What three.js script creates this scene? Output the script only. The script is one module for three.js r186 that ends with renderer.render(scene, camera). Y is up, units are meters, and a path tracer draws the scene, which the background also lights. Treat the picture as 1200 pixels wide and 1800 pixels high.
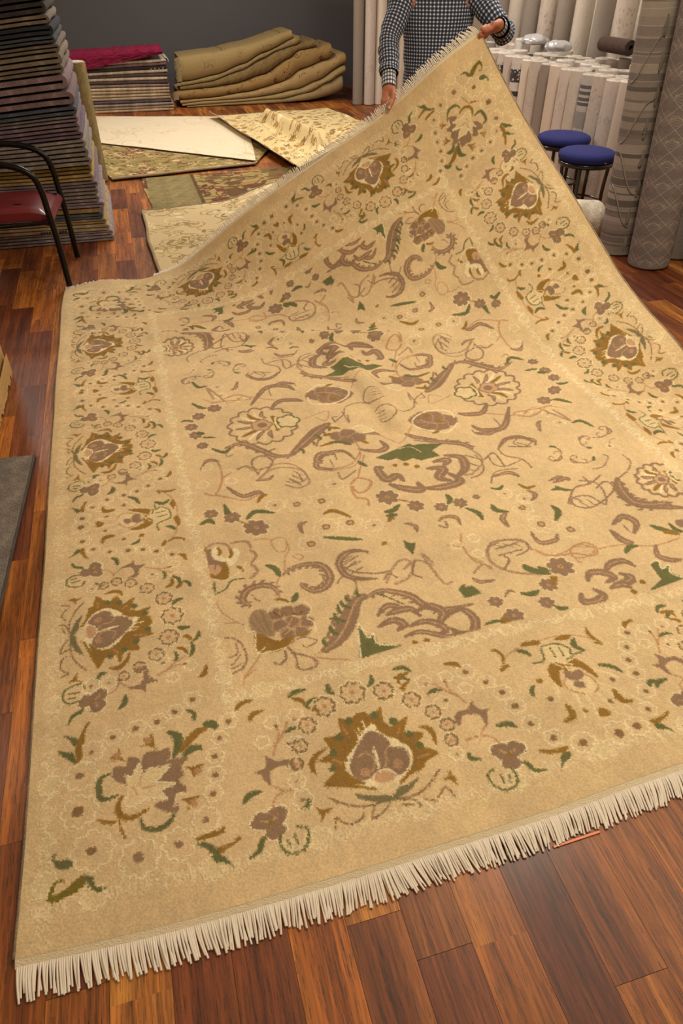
import * as THREE from 'three';
import { RectAreaLightUniformsLib } from 'three/addons/lights/RectAreaLightUniformsLib.js';
import { RoundedBoxGeometry } from 'three/addons/geometries/RoundedBoxGeometry.js';
import { MarchingCubes } from 'three/addons/objects/MarchingCubes.js';
import { mergeGeometries } from 'three/addons/utils/BufferGeometryUtils.js';

// ---------------------------------------------------------------- camera, light, exposure
const scene = new THREE.Scene();
scene.background = new THREE.Color(0x1a1512);
const camera = new THREE.PerspectiveCamera(2 * Math.atan(900 / 1202) * 180 / Math.PI, 1200 / 1800, 0.05, 60);
camera.position.set(0, 1.55, 0);
camera.rotation.set(-39 * Math.PI / 180, 0, 0);
const renderer = new THREE.WebGLRenderer();
renderer.toneMapping = THREE.LinearToneMapping;
renderer.toneMappingExposure = 2.7;
renderer.shadowMap.enabled = true;
RectAreaLightUniformsLib.init();
// ceiling lamps: across, along, size across, size along, strength, warm or neutral
const LAMPS = [
  [2.2, 1.3, 0.5, 0.5, 25, 'warm'], [3.4, 0.2, 0.5, 0.5, 11, 'warm'], [0.3, -0.9, 0.5, 0.5, 5, 'warm'],
  [-1.2, 2.6, 0.5, 0.5, 4, 'warm'], [3.5, 4.0, 0.5, 0.5, 20, 'neutral'],
  [1.2, 6.3, 0.6, 0.6, 15, 'neutral'], [1.6, 8.9, 0.6, 0.6, 15, 'neutral'], [3.9, 6.6, 0.6, 0.6, 14, 'neutral'], [-1.2, 6.6, 0.6, 0.6, 10, 'neutral'],
];
const LAMP_COLOUR = { warm: [1.0, 0.86, 0.66], neutral: [1.0, 0.92, 0.82] };

// ---------------------------------------------------------------- helpers
const TURN = 15.787 * Math.PI / 180, CT = Math.cos(TURN), ST = Math.sin(TURN);
const ORIGIN = [-0.647, -0.494];
// room coordinates: a across to the right, b along towards the back wall
const room = (a, y, b) => new THREE.Vector3(ORIGIN[0] + a * CT - b * ST, y, ORIGIN[1] - a * ST - b * CT);
let seedState = 20240611;
const rnd = () => { seedState = (seedState * 1664525 + 1013904223) >>> 0; return seedState / 4294967296; };
const rr = (a, b) => a + (b - a) * rnd();
const lerp = (a, b, t) => a + (b - a) * t, clamp = (x, a, b) => Math.min(b, Math.max(a, x));
const smooth = (a, b, x) => { const t = clamp((x - a) / (b - a), 0, 1); return t * t * (3 - 2 * t); };
function hash2(x, y, s = 0) { let h = (x * 374761393 + y * 668265263 + s * 974634777) | 0; h = Math.imul(h ^ (h >>> 13), 1274126177); h ^= h >>> 16; return (h >>> 0) / 4294967296; }
function noise2(x, y, s = 0, px = 0, py = 0) {
  const xi = Math.floor(x), yi = Math.floor(y), fx = x - xi, fy = y - yi, u = fx * fx * (3 - 2 * fx), v = fy * fy * (3 - 2 * fy);
  const m = (i, p) => (p ? ((i % p) + p) % p : i);
  const a = hash2(m(xi, px), m(yi, py), s), b = hash2(m(xi + 1, px), m(yi, py), s), c = hash2(m(xi, px), m(yi + 1, py), s), d = hash2(m(xi + 1, px), m(yi + 1, py), s);
  return lerp(lerp(a, b, u), lerp(c, d, u), v);
}
const usedNames = {};
function numbered(name) { const n = usedNames[name] || 0; usedNames[name] = n + 1; return n ? `${name}_${String(n).padStart(3, '0')}` : name; }
function shadow(o) { o.traverse((m) => { if (m.isMesh) { m.castShadow = true; m.receiveShadow = true; } }); return o; }
function thing(name, label, category, position, turn = 0, group) {
  const o = new THREE.Group(); o.name = numbered(name); o.userData = { label, category };
  if (group) o.userData.group = group;
  if (position) o.position.copy(position);
  o.rotation.y = turn; scene.add(o); return o;
}
function part(name, geometry, material, parent, userData) {
  const m = new THREE.Mesh(geometry, material); m.name = name; m.castShadow = m.receiveShadow = true;
  if (userData) Object.assign(m.userData, userData);
  parent.add(m); return m;
}
function single(name, geometry, material, label, category, position, turn = 0, group) {
  const m = part(numbered(name), geometry, material, scene, { label, category });
  if (group) m.userData.group = group;
  if (position) m.position.copy(position);
  m.rotation.y = turn; return m;
}
function structure(name, geometry, material, position, turn = TURN) {
  const m = part(name, geometry, material, scene, { kind: 'structure' });
  if (position) m.position.copy(position);
  m.rotation.y = turn; return m;
}
const srgb = (r, g, b) => new THREE.Color().setRGB(r / 255, g / 255, b / 255, THREE.SRGBColorSpace);
function grid(nx, ny, f) {   // f(i/nx, j/ny) -> [x, y, z, u, v]
  const p = [], t = [], ix = [];
  for (let j = 0; j <= ny; j++) for (let i = 0; i <= nx; i++) { const q = f(i / nx, j / ny, i, j); p.push(q[0], q[1], q[2]); t.push(q[3], q[4]); }
  for (let j = 0; j < ny; j++) for (let i = 0; i < nx; i++) { const a = j * (nx + 1) + i, b = a + 1, c = a + nx + 1, d = c + 1; ix.push(a, b, d, a, d, c); }
  const g = new THREE.BufferGeometry();
  g.setAttribute('position', new THREE.Float32BufferAttribute(p, 3)); g.setAttribute('uv', new THREE.Float32BufferAttribute(t, 2)); g.setIndex(ix); g.computeVertexNormals(); return g;
}
function plain(g) { const h = g.index ? g.toNonIndexed() : g.clone(); for (const k of Object.keys(h.attributes)) if (!['position', 'normal', 'uv'].includes(k)) h.deleteAttribute(k); return h; }
function merge(list) { return mergeGeometries(list.map(plain), false); }
function tube(points, r, seg = 24, sides = 10, closed = false) { return new THREE.TubeGeometry(new THREE.CatmullRomCurve3(points.map((p) => new THREE.Vector3(...p)), closed, 'centripetal'), seg, r, sides, closed); }
// tube with flat end caps
function cappedTube(points, r, seg = 24, sides = 10) {
  const g = tube(points, r, seg, sides), pos = g.attributes.position, caps = [];
  for (const k of [0, seg]) {
    const c = new THREE.Vector3(); for (let i = 0; i < sides; i++) c.add(new THREE.Vector3().fromBufferAttribute(pos, k * (sides + 1) + i)); c.multiplyScalar(1 / sides);
    const p = []; for (let i = 0; i < sides; i++) { const a = new THREE.Vector3().fromBufferAttribute(pos, k * (sides + 1) + i), b = new THREE.Vector3().fromBufferAttribute(pos, k * (sides + 1) + i + 1); p.push(...c.toArray(), ...(k ? a : b).toArray(), ...(k ? b : a).toArray()); }
    const h = new THREE.BufferGeometry(); h.setAttribute('position', new THREE.Float32BufferAttribute(p, 3)); h.setAttribute('uv', new THREE.Float32BufferAttribute(new Array(p.length / 3 * 2).fill(0), 2)); h.computeVertexNormals(); caps.push(h);
  }
  return merge([g, ...caps]);
}
// ---------------------------------------------------------------- computed textures
function dataTexture(w, h, f, colour = true, repeat = [1, 1]) {
  const d = new Uint8Array(w * h * 4);
  for (let y = 0; y < h; y++) for (let x = 0; x < w; x++) { const c = f(x, y), k = (y * w + x) * 4; if (c.length) { d[k] = c[0]; d[k + 1] = c[1]; d[k + 2] = c[2]; } else d[k] = d[k + 1] = d[k + 2] = clamp(c, 0, 255); d[k + 3] = 255; }
  const t = new THREE.DataTexture(d, w, h); t.wrapS = t.wrapT = THREE.RepeatWrapping; t.magFilter = THREE.LinearFilter; t.minFilter = THREE.LinearMipmapLinearFilter; t.generateMipmaps = true;
  if (colour) t.colorSpace = THREE.SRGBColorSpace;
  t.repeat.set(...repeat); t.needsUpdate = true; return t;
}
function canvasTexture(w, h, draw, repeat = [1, 1]) {
  const c = document.createElement('canvas'); c.width = w; c.height = h; const g = c.getContext('2d'); draw(g, w, h);
  const im = g.getImageData(0, 0, w, h).data;
  return dataTexture(w, h, (x, y) => { const k = (y * w + x) * 4; return [im[k], im[k + 1], im[k + 2]]; }, true, repeat);
}
// woven pile, uv in metres, one tile is 0.25 m
const pileMap = dataTexture(256, 256, (x, y) => 205 + 26 * (noise2(x / 4, y / 4, 3, 64, 64) - 0.5) * 2 + 22 * (noise2(x / 32, y / 32, 4, 8, 8) - 0.5) * 2 + 18 * (hash2(x, y, 5) - 0.5), true, [4, 4]);
const pileBump = dataTexture(256, 256, (x, y) => 90 * noise2(x / 3, y / 3, 6, 0, 0) + 60 * hash2(x, y, 8) + 60 * noise2(x / 16, y / 16, 7, 16, 16), false, [4, 4]);
function textile(colour, extra = {}) { return new THREE.MeshStandardMaterial({ color: colour, roughness: 0.95, map: pileMap, bumpMap: pileBump, bumpScale: 0.003, side: THREE.DoubleSide, ...extra }); }
// ---------------------------------------------------------------- room shell
const A0 = -2.3, A1 = 5.1, B0 = -2.6, B1 = 11.3, TOP = 3.0;
const wallMat = new THREE.MeshStandardMaterial({ color: srgb(196, 184, 166), roughness: 0.95 });
const greyWall = new THREE.MeshStandardMaterial({ color: srgb(92, 90, 92), roughness: 0.95 });
const ceilMat = new THREE.MeshStandardMaterial({ color: srgb(226, 220, 208), roughness: 0.95 });
const midA = (A0 + A1) / 2, midB = (B0 + B1) / 2, wA = A1 - A0, wB = B1 - B0;
structure('wall_back', new THREE.BoxGeometry(wA + 0.4, TOP, 0.2), greyWall, room(midA, TOP / 2, B1 + 0.1));
structure('wall_front', new THREE.BoxGeometry(wA + 0.4, TOP, 0.2), wallMat, room(midA, TOP / 2, B0 - 0.1));
structure('wall_left', new THREE.BoxGeometry(0.2, TOP, wB), wallMat, room(A0 - 0.1, TOP / 2, midB));
structure('wall_right', new THREE.BoxGeometry(0.2, TOP, wB), wallMat, room(A1 + 0.1, TOP / 2, midB));
structure('ceiling', new THREE.BoxGeometry(wA + 0.4, 0.2, wB + 0.4), ceilMat, room(midA, TOP + 0.1, midB));
const floor = structure('floor', new THREE.BoxGeometry(wA + 0.4, 0.1, wB + 0.4), new THREE.MeshStandardMaterial({ color: srgb(38, 20, 12), roughness: 0.9 }), room(midA, -0.0555, midB));
{
  // merbau-like grain: long streaks with short darker pores
  const grain = (s) => dataTexture(256, 1024, (x, y) => {
    const warp = 10 * noise2(x / 50, y / 260, s + 1);
    const a = noise2((x + warp) / 7, y / 170, s), b = noise2((x + warp) / 2.2, y / 46, s + 2), c = noise2((x + warp) / 26, y / 420, s + 3);
    const pore = hash2(Math.floor((x + warp) / 1.3), Math.floor(y / 22 + hash2(x, 3, s) * 9), s + 4) > 0.9 ? 1 : 0;
    const k = 0.58 + 0.3 * a + 0.26 * b + 0.32 * (c - 0.5) - 0.26 * pore;
    return [clamp(236 * k, 0, 255), clamp(224 * k * (0.92 + 0.12 * c), 0, 255), clamp(212 * k * (0.9 + 0.12 * c), 0, 255)];
  });
  const g1 = grain(11), g2 = grain(37);
  const tones = [[200, 130, 56], [168, 100, 42], [210, 144, 66], [142, 78, 36], [186, 117, 48], [160, 96, 44], [130, 70, 38], [206, 128, 50]];
  const mats = [];
  tones.forEach((t, i) => mats.push(new THREE.MeshPhysicalMaterial({ color: srgb(...t), map: i % 2 ? g1 : g2, roughness: 0.5, clearcoat: 0.12, clearcoatRoughness: 0.22 })));
  const PW = 0.118, PL = 0.62, geos = [];
  for (let k = 0; k < 6; k++) {
    const g = new THREE.BoxGeometry(PW - 0.0008, 0.012, PL - 0.0009), uv = g.attributes.uv;
    for (let i = 0; i < uv.count; i++) uv.setXY(i, uv.getX(i) * 0.46 + (k % 2) * 0.5, uv.getY(i) * 0.55 + k * 0.17);
    geos.push(g);
  }
  const cells = [];
  for (let i = 0, a = A0 + PW / 2; a < A1; a += PW, i++) {
    const off = hash2(i, 5, 2) * PL;
    for (let j = 0, b = B0 - off + PL / 2; b < B1 + PL; b += PL, j++) {
      if (b - PL / 2 < B0 - 0.6 || b + PL / 2 > B1 + 0.6) continue;
      const p = room(a, 0, b), dz = -p.z, dep = dz * Math.cos(0.6807) + 1.55 * Math.sin(0.6807), up = dz * Math.sin(0.6807) - 1.55 * Math.cos(0.6807);
      const px = 600 + 1202 * p.x / dep, py = 900 - 1202 * up / dep;
      let score = dep > 0.3 ? 1 / dep : 0;
      if (px < -150 || px > 1350 || py < -50 || py > 1950) score *= 0.05;
      if (a > 0.06 && a < 2.9 && b > 0.35 && b < 3.2) score *= 0.1;              // lies under the big rug
      if (a > 0.5 && a < 2.6 && b > 3.2 && b < 4.2) score *= 0.1;
      cells.push({ a, b, i, j, score });
    }
  }
  cells.sort((p, q) => q.score - p.score);
  const rest = {};
  cells.forEach((c, n) => {
    const mi = Math.floor(hash2(c.i, c.j, 9) * mats.length), gi = Math.floor(hash2(c.i, c.j, 10) * geos.length);
    const x = c.a - midA, y = 0.0555 - 0.006 + 0.0003 * hash2(c.i, c.j, 12), z = -(c.b - midB);
    if (n < 300) { const m = part(n ? `plank_${String(n).padStart(3, '0')}` : 'plank', geos[gi], mats[mi], floor); m.position.set(x, y, z); } else { const g = geos[gi].clone(); g.translate(x, y, z); (rest[mi] ||= []).push(g); }
  });
  for (const k of Object.keys(rest)) part('planks_beyond', merge(rest[k]), mats[k], floor, { kind: 'stuff' });
}
// ceiling lamps: a white frame with a glowing diffuser, and a light of the same size below it
LAMPS.forEach(([a, b, sa, sb, power, tint], i) => {
  const WHERE = ['above the middle of the big rug', 'above the near right of the big rug', 'above where the photographer stands', 'above the cardboard box', 'above the tall grey rolls', 'above the rugs lying on the floor', 'nearest the back stacks', 'above the row of short rolls', 'above the tall stack of folded rugs'][i];
  const t = thing('ceiling_lamp', `square ${tint} white ceiling lamp ${WHERE}`, 'lamp', room(a, TOP, b), TURN, 'ceiling lamps');
  const c = new THREE.Color(...LAMP_COLOUR[tint]);
  const white = new THREE.MeshStandardMaterial({ color: 0xe8e6e0, roughness: 0.6 });
  const w = 0.03;
  part('frame', merge([[0, sb / 2 + w / 2, sa + 2 * w, w], [0, -sb / 2 - w / 2, sa + 2 * w, w], [sa / 2 + w / 2, 0, w, sb], [-sa / 2 - w / 2, 0, w, sb]].map(([x, z, dx, dz]) => { const g = new THREE.BoxGeometry(dx, 0.05, dz); g.translate(x, -0.025, z); return g; })), white, t);
  const d = new THREE.BoxGeometry(sa, 0.02, sb); d.translate(0, -0.02, 0);
  part('diffuser', d, new THREE.MeshStandardMaterial({ color: 0xffffff, emissive: c, emissiveIntensity: 1.5, roughness: 0.5 }), t);
  const l = new THREE.RectAreaLight(c, power, sa, sb); l.name = 'lamp_light'; l.position.set(0, -0.056, 0); l.rotation.x = -Math.PI / 2; t.add(l);
});
// ---------------------------------------------------------------- the big rug: shape
const RW = 2.76, RL = 3.66;
const RUG_GRID = [   // 13 columns across, 16 rows along; x, y, z in millimetres
  [-646, 0, -494, -708, 0, -724, -776, 0, -957, -845, 0, -1192, -910, 0, -1419, -973, 0, -1643, -1043, 0, -1876, -1113, 0, -2112, -1181, 0, -2345, -1247, 0, -2576, -1320, 0, -2817, -1387, 0, -3053, -1449, 0, -3279, -1521, 0, -3523, -1593, 0, -3771, -1649, 0, -4005],
  [-402, 3, -544, -478, 4, -786, -549, 3, -1020, -619, 3, -1255, -687, 2, -1485, -753, 3, -1707, -823, 0, -1942, -893, 3, -2177, -962, 4, -2412, -1030, 0, -2647, -1099, 0, -2881, -1167, 1, -3117, -1233, 3, -3352, -1301, 0, -3587, -1367, 5, -3822, -1454, 12, -4122],
  [-176, 0, -604, -251, 2, -843, -323, 2, -1080, -395, 2, -1316, -466, 2, -1551, -533, 6, -1773, -603, 0, -2007, -673, 0, -2241, -742, 0, -2476, -810, 0, -2711, -879, 0, -2946, -946, 3, -3181, -1013, 0, -3416, -1080, 0, -3650, -1147, 1, -3886, -1214, 20, -4128],
  [46, 0, -668, -28, 1, -906, -101, 1, -1144, -173, 2, -1383, -243, 1, -1613, -312, 2, -1838, -383, 0, -2072, -453, 1, -2306, -522, 1, -2541, -590, 0, -2776, -659, 0, -3010, -726, 0, -3245, -793, 0, -3479, -860, 0, -3714, -928, 22, -3948, -997, 76, -4176],
  [267, 0, -734, 194, 1, -973, 122, 2, -1211, 49, 1, -1443, -21, 0, -1670, -92, 0, -1903, -163, 0, -2137, -233, 2, -2372, -302, 3, -2606, -371, 0, -2841, -439, 0, -3075, -506, 0, -3309, -573, 3, -3545, -642, 27, -3777, -717, 95, -3998, -805, 200, -4200],
  [490, 0, -802, 419, 2, -1044, 345, 2, -1279, 271, 1, -1505, 199, 0, -1734, 128, 0, -1968, 56, 0, -2203, -14, 0, -2437, -82, 3, -2672, -151, 1, -2906, -219, 0, -3141, -286, 1, -3376, -353, 21, -3610, -428, 91, -3832, -516, 202, -4030, -620, 339, -4204],
  [720, 3, -880, 648, 4, -1120, 569, 2, -1348, 491, 1, -1570, 419, 0, -1801, 348, 0, -2035, 275, 0, -2269, 205, 0, -2503, 137, 0, -2738, 67, 0, -2971, 1, 2, -3207, -67, 23, -3440, -140, 85, -3665, -227, 195, -3864, -324, 325, -4047, -429, 468, -4215],
  [943, 4, -950, 863, 2, -1178, 785, 1, -1406, 710, 0, -1635, 639, 0, -1867, 567, 0, -2101, 495, 0, -2335, 423, 0, -2565, 356, 0, -2804, 287, 6, -3038, 220, 26, -3272, 147, 82, -3497, 62, 187, -3700, -35, 320, -3879, -132, 452, -4060, -233, 589, -4235],
  [1150, 1, -1005, 1075, 0, -1236, 1001, 0, -1467, 930, 0, -1701, 860, 2, -1937, 789, 4, -2175, 717, 3, -2408, 643, 5, -2635, 576, 10, -2870, 507, 31, -3103, 435, 79, -3331, 354, 169, -3542, 262, 295, -3730, 164, 430, -3908, 63, 573, -4078, -36, 707, -4256],
  [1365, 0, -1068, 1293, 0, -1301, 1221, 0, -1534, 1151, 2, -1771, 1087, 10, -2017, 1019, 16, -2262, 945, 15, -2497, 863, 24, -2701, 795, 36, -2934, 724, 81, -3163, 646, 153, -3383, 556, 270, -3578, 462, 402, -3761, 368, 527, -3948, 266, 674, -4114, 162, 825, -4275],
  [1585, 0, -1135, 1513, 0, -1368, 1441, 0, -1601, 1374, 4, -1841, 1317, 18, -2095, 1248, 21, -2339, 1173, 21, -2574, 1083, 45, -2765, 1012, 87, -2994, 936, 155, -3215, 849, 256, -3418, 753, 387, -3600, 663, 508, -3792, 570, 631, -3981, 459, 795, -4124, 342, 967, -4252],
  [1805, 0, -1202, 1733, 0, -1435, 1661, 0, -1668, 1593, 3, -1905, 1529, 9, -2149, 1456, 9, -2383, 1394, 18, -2634, 1301, 91, -2823, 1225, 156, -3045, 1142, 249, -3255, 1046, 375, -3440, 944, 515, -3610, 852, 638, -3800, 761, 760, -3990, 643, 930, -4118, 512, 1117, -4208],
  [2025, 0, -1270, 1953, 0, -1503, 1881, 0, -1736, 1809, 0, -1969, 1736, 0, -2202, 1681, 12, -2457, 1586, 111, -2649, 1493, 215, -2850, 1422, 272, -3075, 1343, 359, -3285, 1238, 503, -3449, 1135, 645, -3617, 1043, 767, -3807, 951, 892, -3994, 834, 1058, -4125, 702, 1248, -4204],
];
function rugControl(i, j, k) { return RUG_GRID[i][j * 3 + k] / 1000; }
function catmull(get, n, x) {
  const i = clamp(Math.floor(x), 0, n - 2), f = x - i;
  const p1 = get(i), p2 = get(i + 1), p0 = i > 0 ? get(i - 1) : 2 * p1 - p2, p3 = i + 2 < n ? get(i + 2) : 2 * p2 - p1;
  return 0.5 * (2 * p1 + (p2 - p0) * f + (2 * p0 - 5 * p1 + 4 * p2 - p3) * f * f + (3 * p1 - p0 - 3 * p2 + p3) * f * f * f);
}
function segmentDistance(u, v, a, b) { const dx = b[0] - a[0], dy = b[1] - a[1], t = clamp(((u - a[0]) * dx + (v - a[1]) * dy) / (dx * dx + dy * dy), 0, 1); return [Math.hypot(u - a[0] - dx * t, v - a[1] - dy * t), t]; }
// creases in the pile: two rounded ridges where the lifted part pushes the flat part together, and soft waves
const RIDGES = [[[0.5, 2.84], [0.99, 2.70], 0.026, 0.05], [[0.99, 2.70], [1.41, 2.55], 0.036, 0.05], [[1.41, 2.55], [1.86, 2.29], 0.032, 0.05], [[1.33, 2.46], [1.38, 2.1], 0.042, 0.045], [[1.38, 2.1], [1.41, 1.66], 0.034, 0.04], [[0.62, 1.6], [0.7, 0.6], 0.006, 0.04], [[0.98, 0.9], [1.06, 0.2], 0.005, 0.035], [[2.05, 2.1], [2.45, 1.2], 0.02, 0.09]];
function rugPoint(u, v) {
  const x = u / RW * 12, y = v / RL * 15, out = [];
  for (let k = 0; k < 3; k++) out.push(catmull((j) => catmull((i) => rugControl(i, j, k), 13, x), 16, y));
  let best = 0;
  for (const [a, b, h, w] of RIDGES) { const [d, t] = segmentDistance(u, v, a, b); best = Math.max(best, h * Math.exp(-d * d / (w * w)) * (0.85 + 0.15 * Math.sin(t * Math.PI))); }
  out[1] = Math.max(out[1], 0) + best + 0.004 * noise2(u * 3, v * 3, 21) * smooth(0, 0.2, u);
  return new THREE.Vector3(...out);
}
function rugNormal(u, v) {
  const e = 0.012, du = rugPoint(u + e, v).sub(rugPoint(u - e, v)), dv = rugPoint(u, v + e).sub(rugPoint(u, v - e));
  return du.cross(dv).normalize();
}
const rug = thing('rug', 'large beige floral rug with a cream fringe, its far corner held up by the man', 'rug', new THREE.Vector3(0, 0, 0));
// ---- pattern pieces in millimetres: kind, colour, width, points
const MAIN = [
  ['J', 'G', 0, 40, 367, 32, 325, 49, 303, 97, 321, 72, 283, 120, 267, 92, 242, 135, 204, 91, 194, 87, 182, 41, 171, 14, 155, -32, 155, -70, 173, -159, 204, -123, 227, -123, 259, -153, 267, -112, 280, -123, 323, -77, 317, -72, 367, -45, 351, -25, 367, -1, 365, 9, 343],
  ['D', 'O', 11, -49, 355],
  ['D', 'O', 12, 19, 351],
  ['D', 'O', 12, 59, 319],
  ['D', 'O', 11, 86, 273],
  ['D', 'O', 10, 98, 238],
  ['D', 'O', 12, -87, 317],
  ['D', 'O', 10, -112, 280],
  ['D', 'O', 9, -126, 240],
  ['P', 'C', 0, -43, 327, -35, 304, -22, 318, -10, 323, 10, 325, 16, 300, 52, 267, 73, 235, 66, 202, 44, 179, 12, 163, -30, 161, -91, 187, -59, 179, -90, 210, -95, 241, -77, 265, -45, 292],
  ['P', 'M', 0, -39, 292, -10, 310, 18, 294, 29, 269, 30, 253, 57, 243, 63, 218, 51, 192, 23, 178, 4, 201, -19, 203, -42, 191, -69, 190, -85, 211, -84, 237, -62, 266],
  ['S', 'L', 3, -37, 204, -23, 229, -33, 257, -59, 250],
  ['S', 'L', 3, -10, 201, 6, 220, 10, 244, 25, 258],
  ['W5', 'T', 12, -53, 208],
  ['W5', 'T', 13, 29, 207],
  ['S', 'B', 4, 60, 276, 62, 254],
  ['S', 'B', 4, -67, 325, -64, 292],
  ['S', 'B', 4, -94, 270, -87, 248],
  ['S', 'B', 4, 85, 216, 101, 209],
  ['S', 'B', 4, 36, 315, 36, 288],
  ['S', 'B', 4, -115, 246, -102, 228],
  ['S', 'B', 4, 91, 255, 77, 244],
  ['S', 'B', 4, -134, 213, -107, 201],
  ['S', 'P', 3, 69, 300, 58, 282],
  ['S', 'P', 3, -70, 347, -62, 313],
  ['S', 'P', 3, -119, 263, -101, 247],
  ['S', 'P', 3, 110, 208, 81, 207],
  ['T', 'C', 7, -13, 269, -15, 237, -19, 203],
  ['S', 'C', 4, -16, 343, -15, 317],
  ['S', 'C', 4, 5, 331, -8, 314],
  ['S', 'C', 4, -33, 328, -30, 306],
  ['P', 'C', 0, -47, 173, -45, 189, -29, 201, -14, 204, 3, 199, 18, 178, 12, 156, -14, 147, -37, 154],
  ['P', 'P2', 0, -40, 183, -30, 198, -15, 200, 1, 195, 13, 177, -8, 169, -26, 170],
  ['P', 'K', 0, -38, 157, -36, 168, -17, 171, 1, 164, 9, 154, -15, 146],
  ['P', 'E', 0, -18, 124, 7, 148, 35, 151, 64, 159, 39, 138, 7, 127],
  ['P', 'E', 0, -15, 138, -45, 144, -69, 153, -96, 164, -84, 147, -50, 129, -21, 123],
  ['S', 'B', 4, -159, 174, -124, 146, -86, 129, -42, 126],
  ['S', 'B', 4, -3, 123, 46, 122, 85, 138, 120, 164],
  ['S', 'B', 4, -26, 117, -51, 102, -75, 98, -62, 121],
  ['S', 'B', 4, 9, 120, 33, 110, 44, 94],
  ['S', 'B', 4, 4, 108, 28, 100],
  ['T', 'G', 12, -123, 297, -154, 285, -171, 267, -172, 248, -165, 239],
  ['T', 'G', 12, 115, 285, 136, 276, 142, 256, 138, 228],
  ['S', 'B', 4, -163, 98, -154, 121, -146, 110, -127, 98, -99, 103, -91, 114],
  ['S', 'B', 5, 126, 94, 116, 119, 84, 97, 62, 104, 58, 111],
  ['P', 'G', 0, -195, 164, -182, 149, -155, 146, -173, 137, -188, 122, -186, 139],
  ['P', 'G', 0, 116, 140, 131, 141, 143, 159, 142, 140, 149, 135, 143, 116, 135, 130],
  ['R', 'B', 40, -14, 433],
  ['R', 'B', 32, 67, 414],
  ['R', 'B', 34, -97, 414],
  ['R', 'B', 28, 127, 366],
  ['R', 'B', 27, -154, 372],
  ['R', 'B', 24, 167, 314],
  ['R', 'B', 22, -187, 320],
  ['R', 'B', 22, 187, 269],
  ['R', 'B', 19, -207, 275],
  ['R', 'B', 20, 179, 227],
  ['R', 'C', 22, -218, 232],
  ['R', 'C', 19, 175, 189],
  ['R', 'C', 26, -216, 183],
  ['T', 'O', 11, -129, 478, -161, 479, -184, 465],
  ['T', 'G', 10, -175, 462, -153, 451, -144, 431],
  ['T', 'O', 11, 51, 475, 46, 451, 29, 438],
  ['T', 'O', 13, -70, 483, -72, 457, -61, 444],
  ['T', 'O', 11, 111, 472, 144, 470, 159, 451],
  ['T', 'G', 11, 155, 449, 124, 446, 113, 422],
];
const FILL = [
  ['W3', 'M', 39, 266, 151],
  ['T', 'O', 9, 325, 86, 301, 96, 291, 117, 281, 122],
  ['S', 'O', 6, 254, 117, 258, 92, 244, 73, 217, 73, 202, 93, 200, 117, 219, 127],
  ['S', 'O', 3, 240, 85, 243, 102],
  ['S', 'O', 3, 225, 87, 227, 112],
  ['S', 'P', 4, 257, 182, 248, 204, 228, 216, 241, 232, 254, 243],
  ['S', 'P', 4, 228, 216, 190, 215],
  ['P', 'M', 0, 249, 237, 261, 258, 265, 271, 277, 281, 256, 283, 247, 299, 246, 317, 225, 295, 201, 293, 187, 275, 191, 255, 208, 278, 230, 278, 246, 268],
  ['S', 'P', 4, 229, 313, 219, 338, 206, 368, 209, 394],
  ['S', 'P', 4, 219, 338, 195, 367, 179, 396],
  ['U', 'C', 18, 246, 355],
  ['U', 'C', 19, 216, 405],
  ['U', 'C', 20, 176, 332],
  ['U', 'C', 20, 158, 409],
  ['D', 'B', 5, 207, 391],
  ['D', 'P', 6, 163, 398],
  ['D', 'B', 4, 189, 335],
  ['T', 'O', 9, 193, 366, 174, 374, 153, 368],
  ['T', 'O', 12, 313, 209, 297, 226, 268, 229],
  ['T', 'O', 10, 204, 160, 182, 168, 184, 185],
  ['T', 'G', 10, 128, 423, 108, 411, 105, 398],
  ['T', 'O', 10, 130, 424, 115, 440, 95, 445],
  ['R', 'C2', 22, 375, 155],
  ['R', 'C2', 23, 345, 207],
  ['R', 'C2', 25, 334, 266],
  ['R', 'C2', 24, 324, 314],
  ['R', 'C2', 23, 301, 357],
  ['R', 'C2', 25, 268, 405],
  ['R', 'C2', 29, 429, 119],
  ['P', 'O', 0, 366, 88, 388, 98, 389, 111, 372, 109, 352, 73],
  ['P', 'G', 0, 380, 111, 393, 124, 358, 128, 329, 139, 340, 126],
  ['T', 'G', 12, 263, 423, 253, 440, 225, 447],
];
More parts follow.
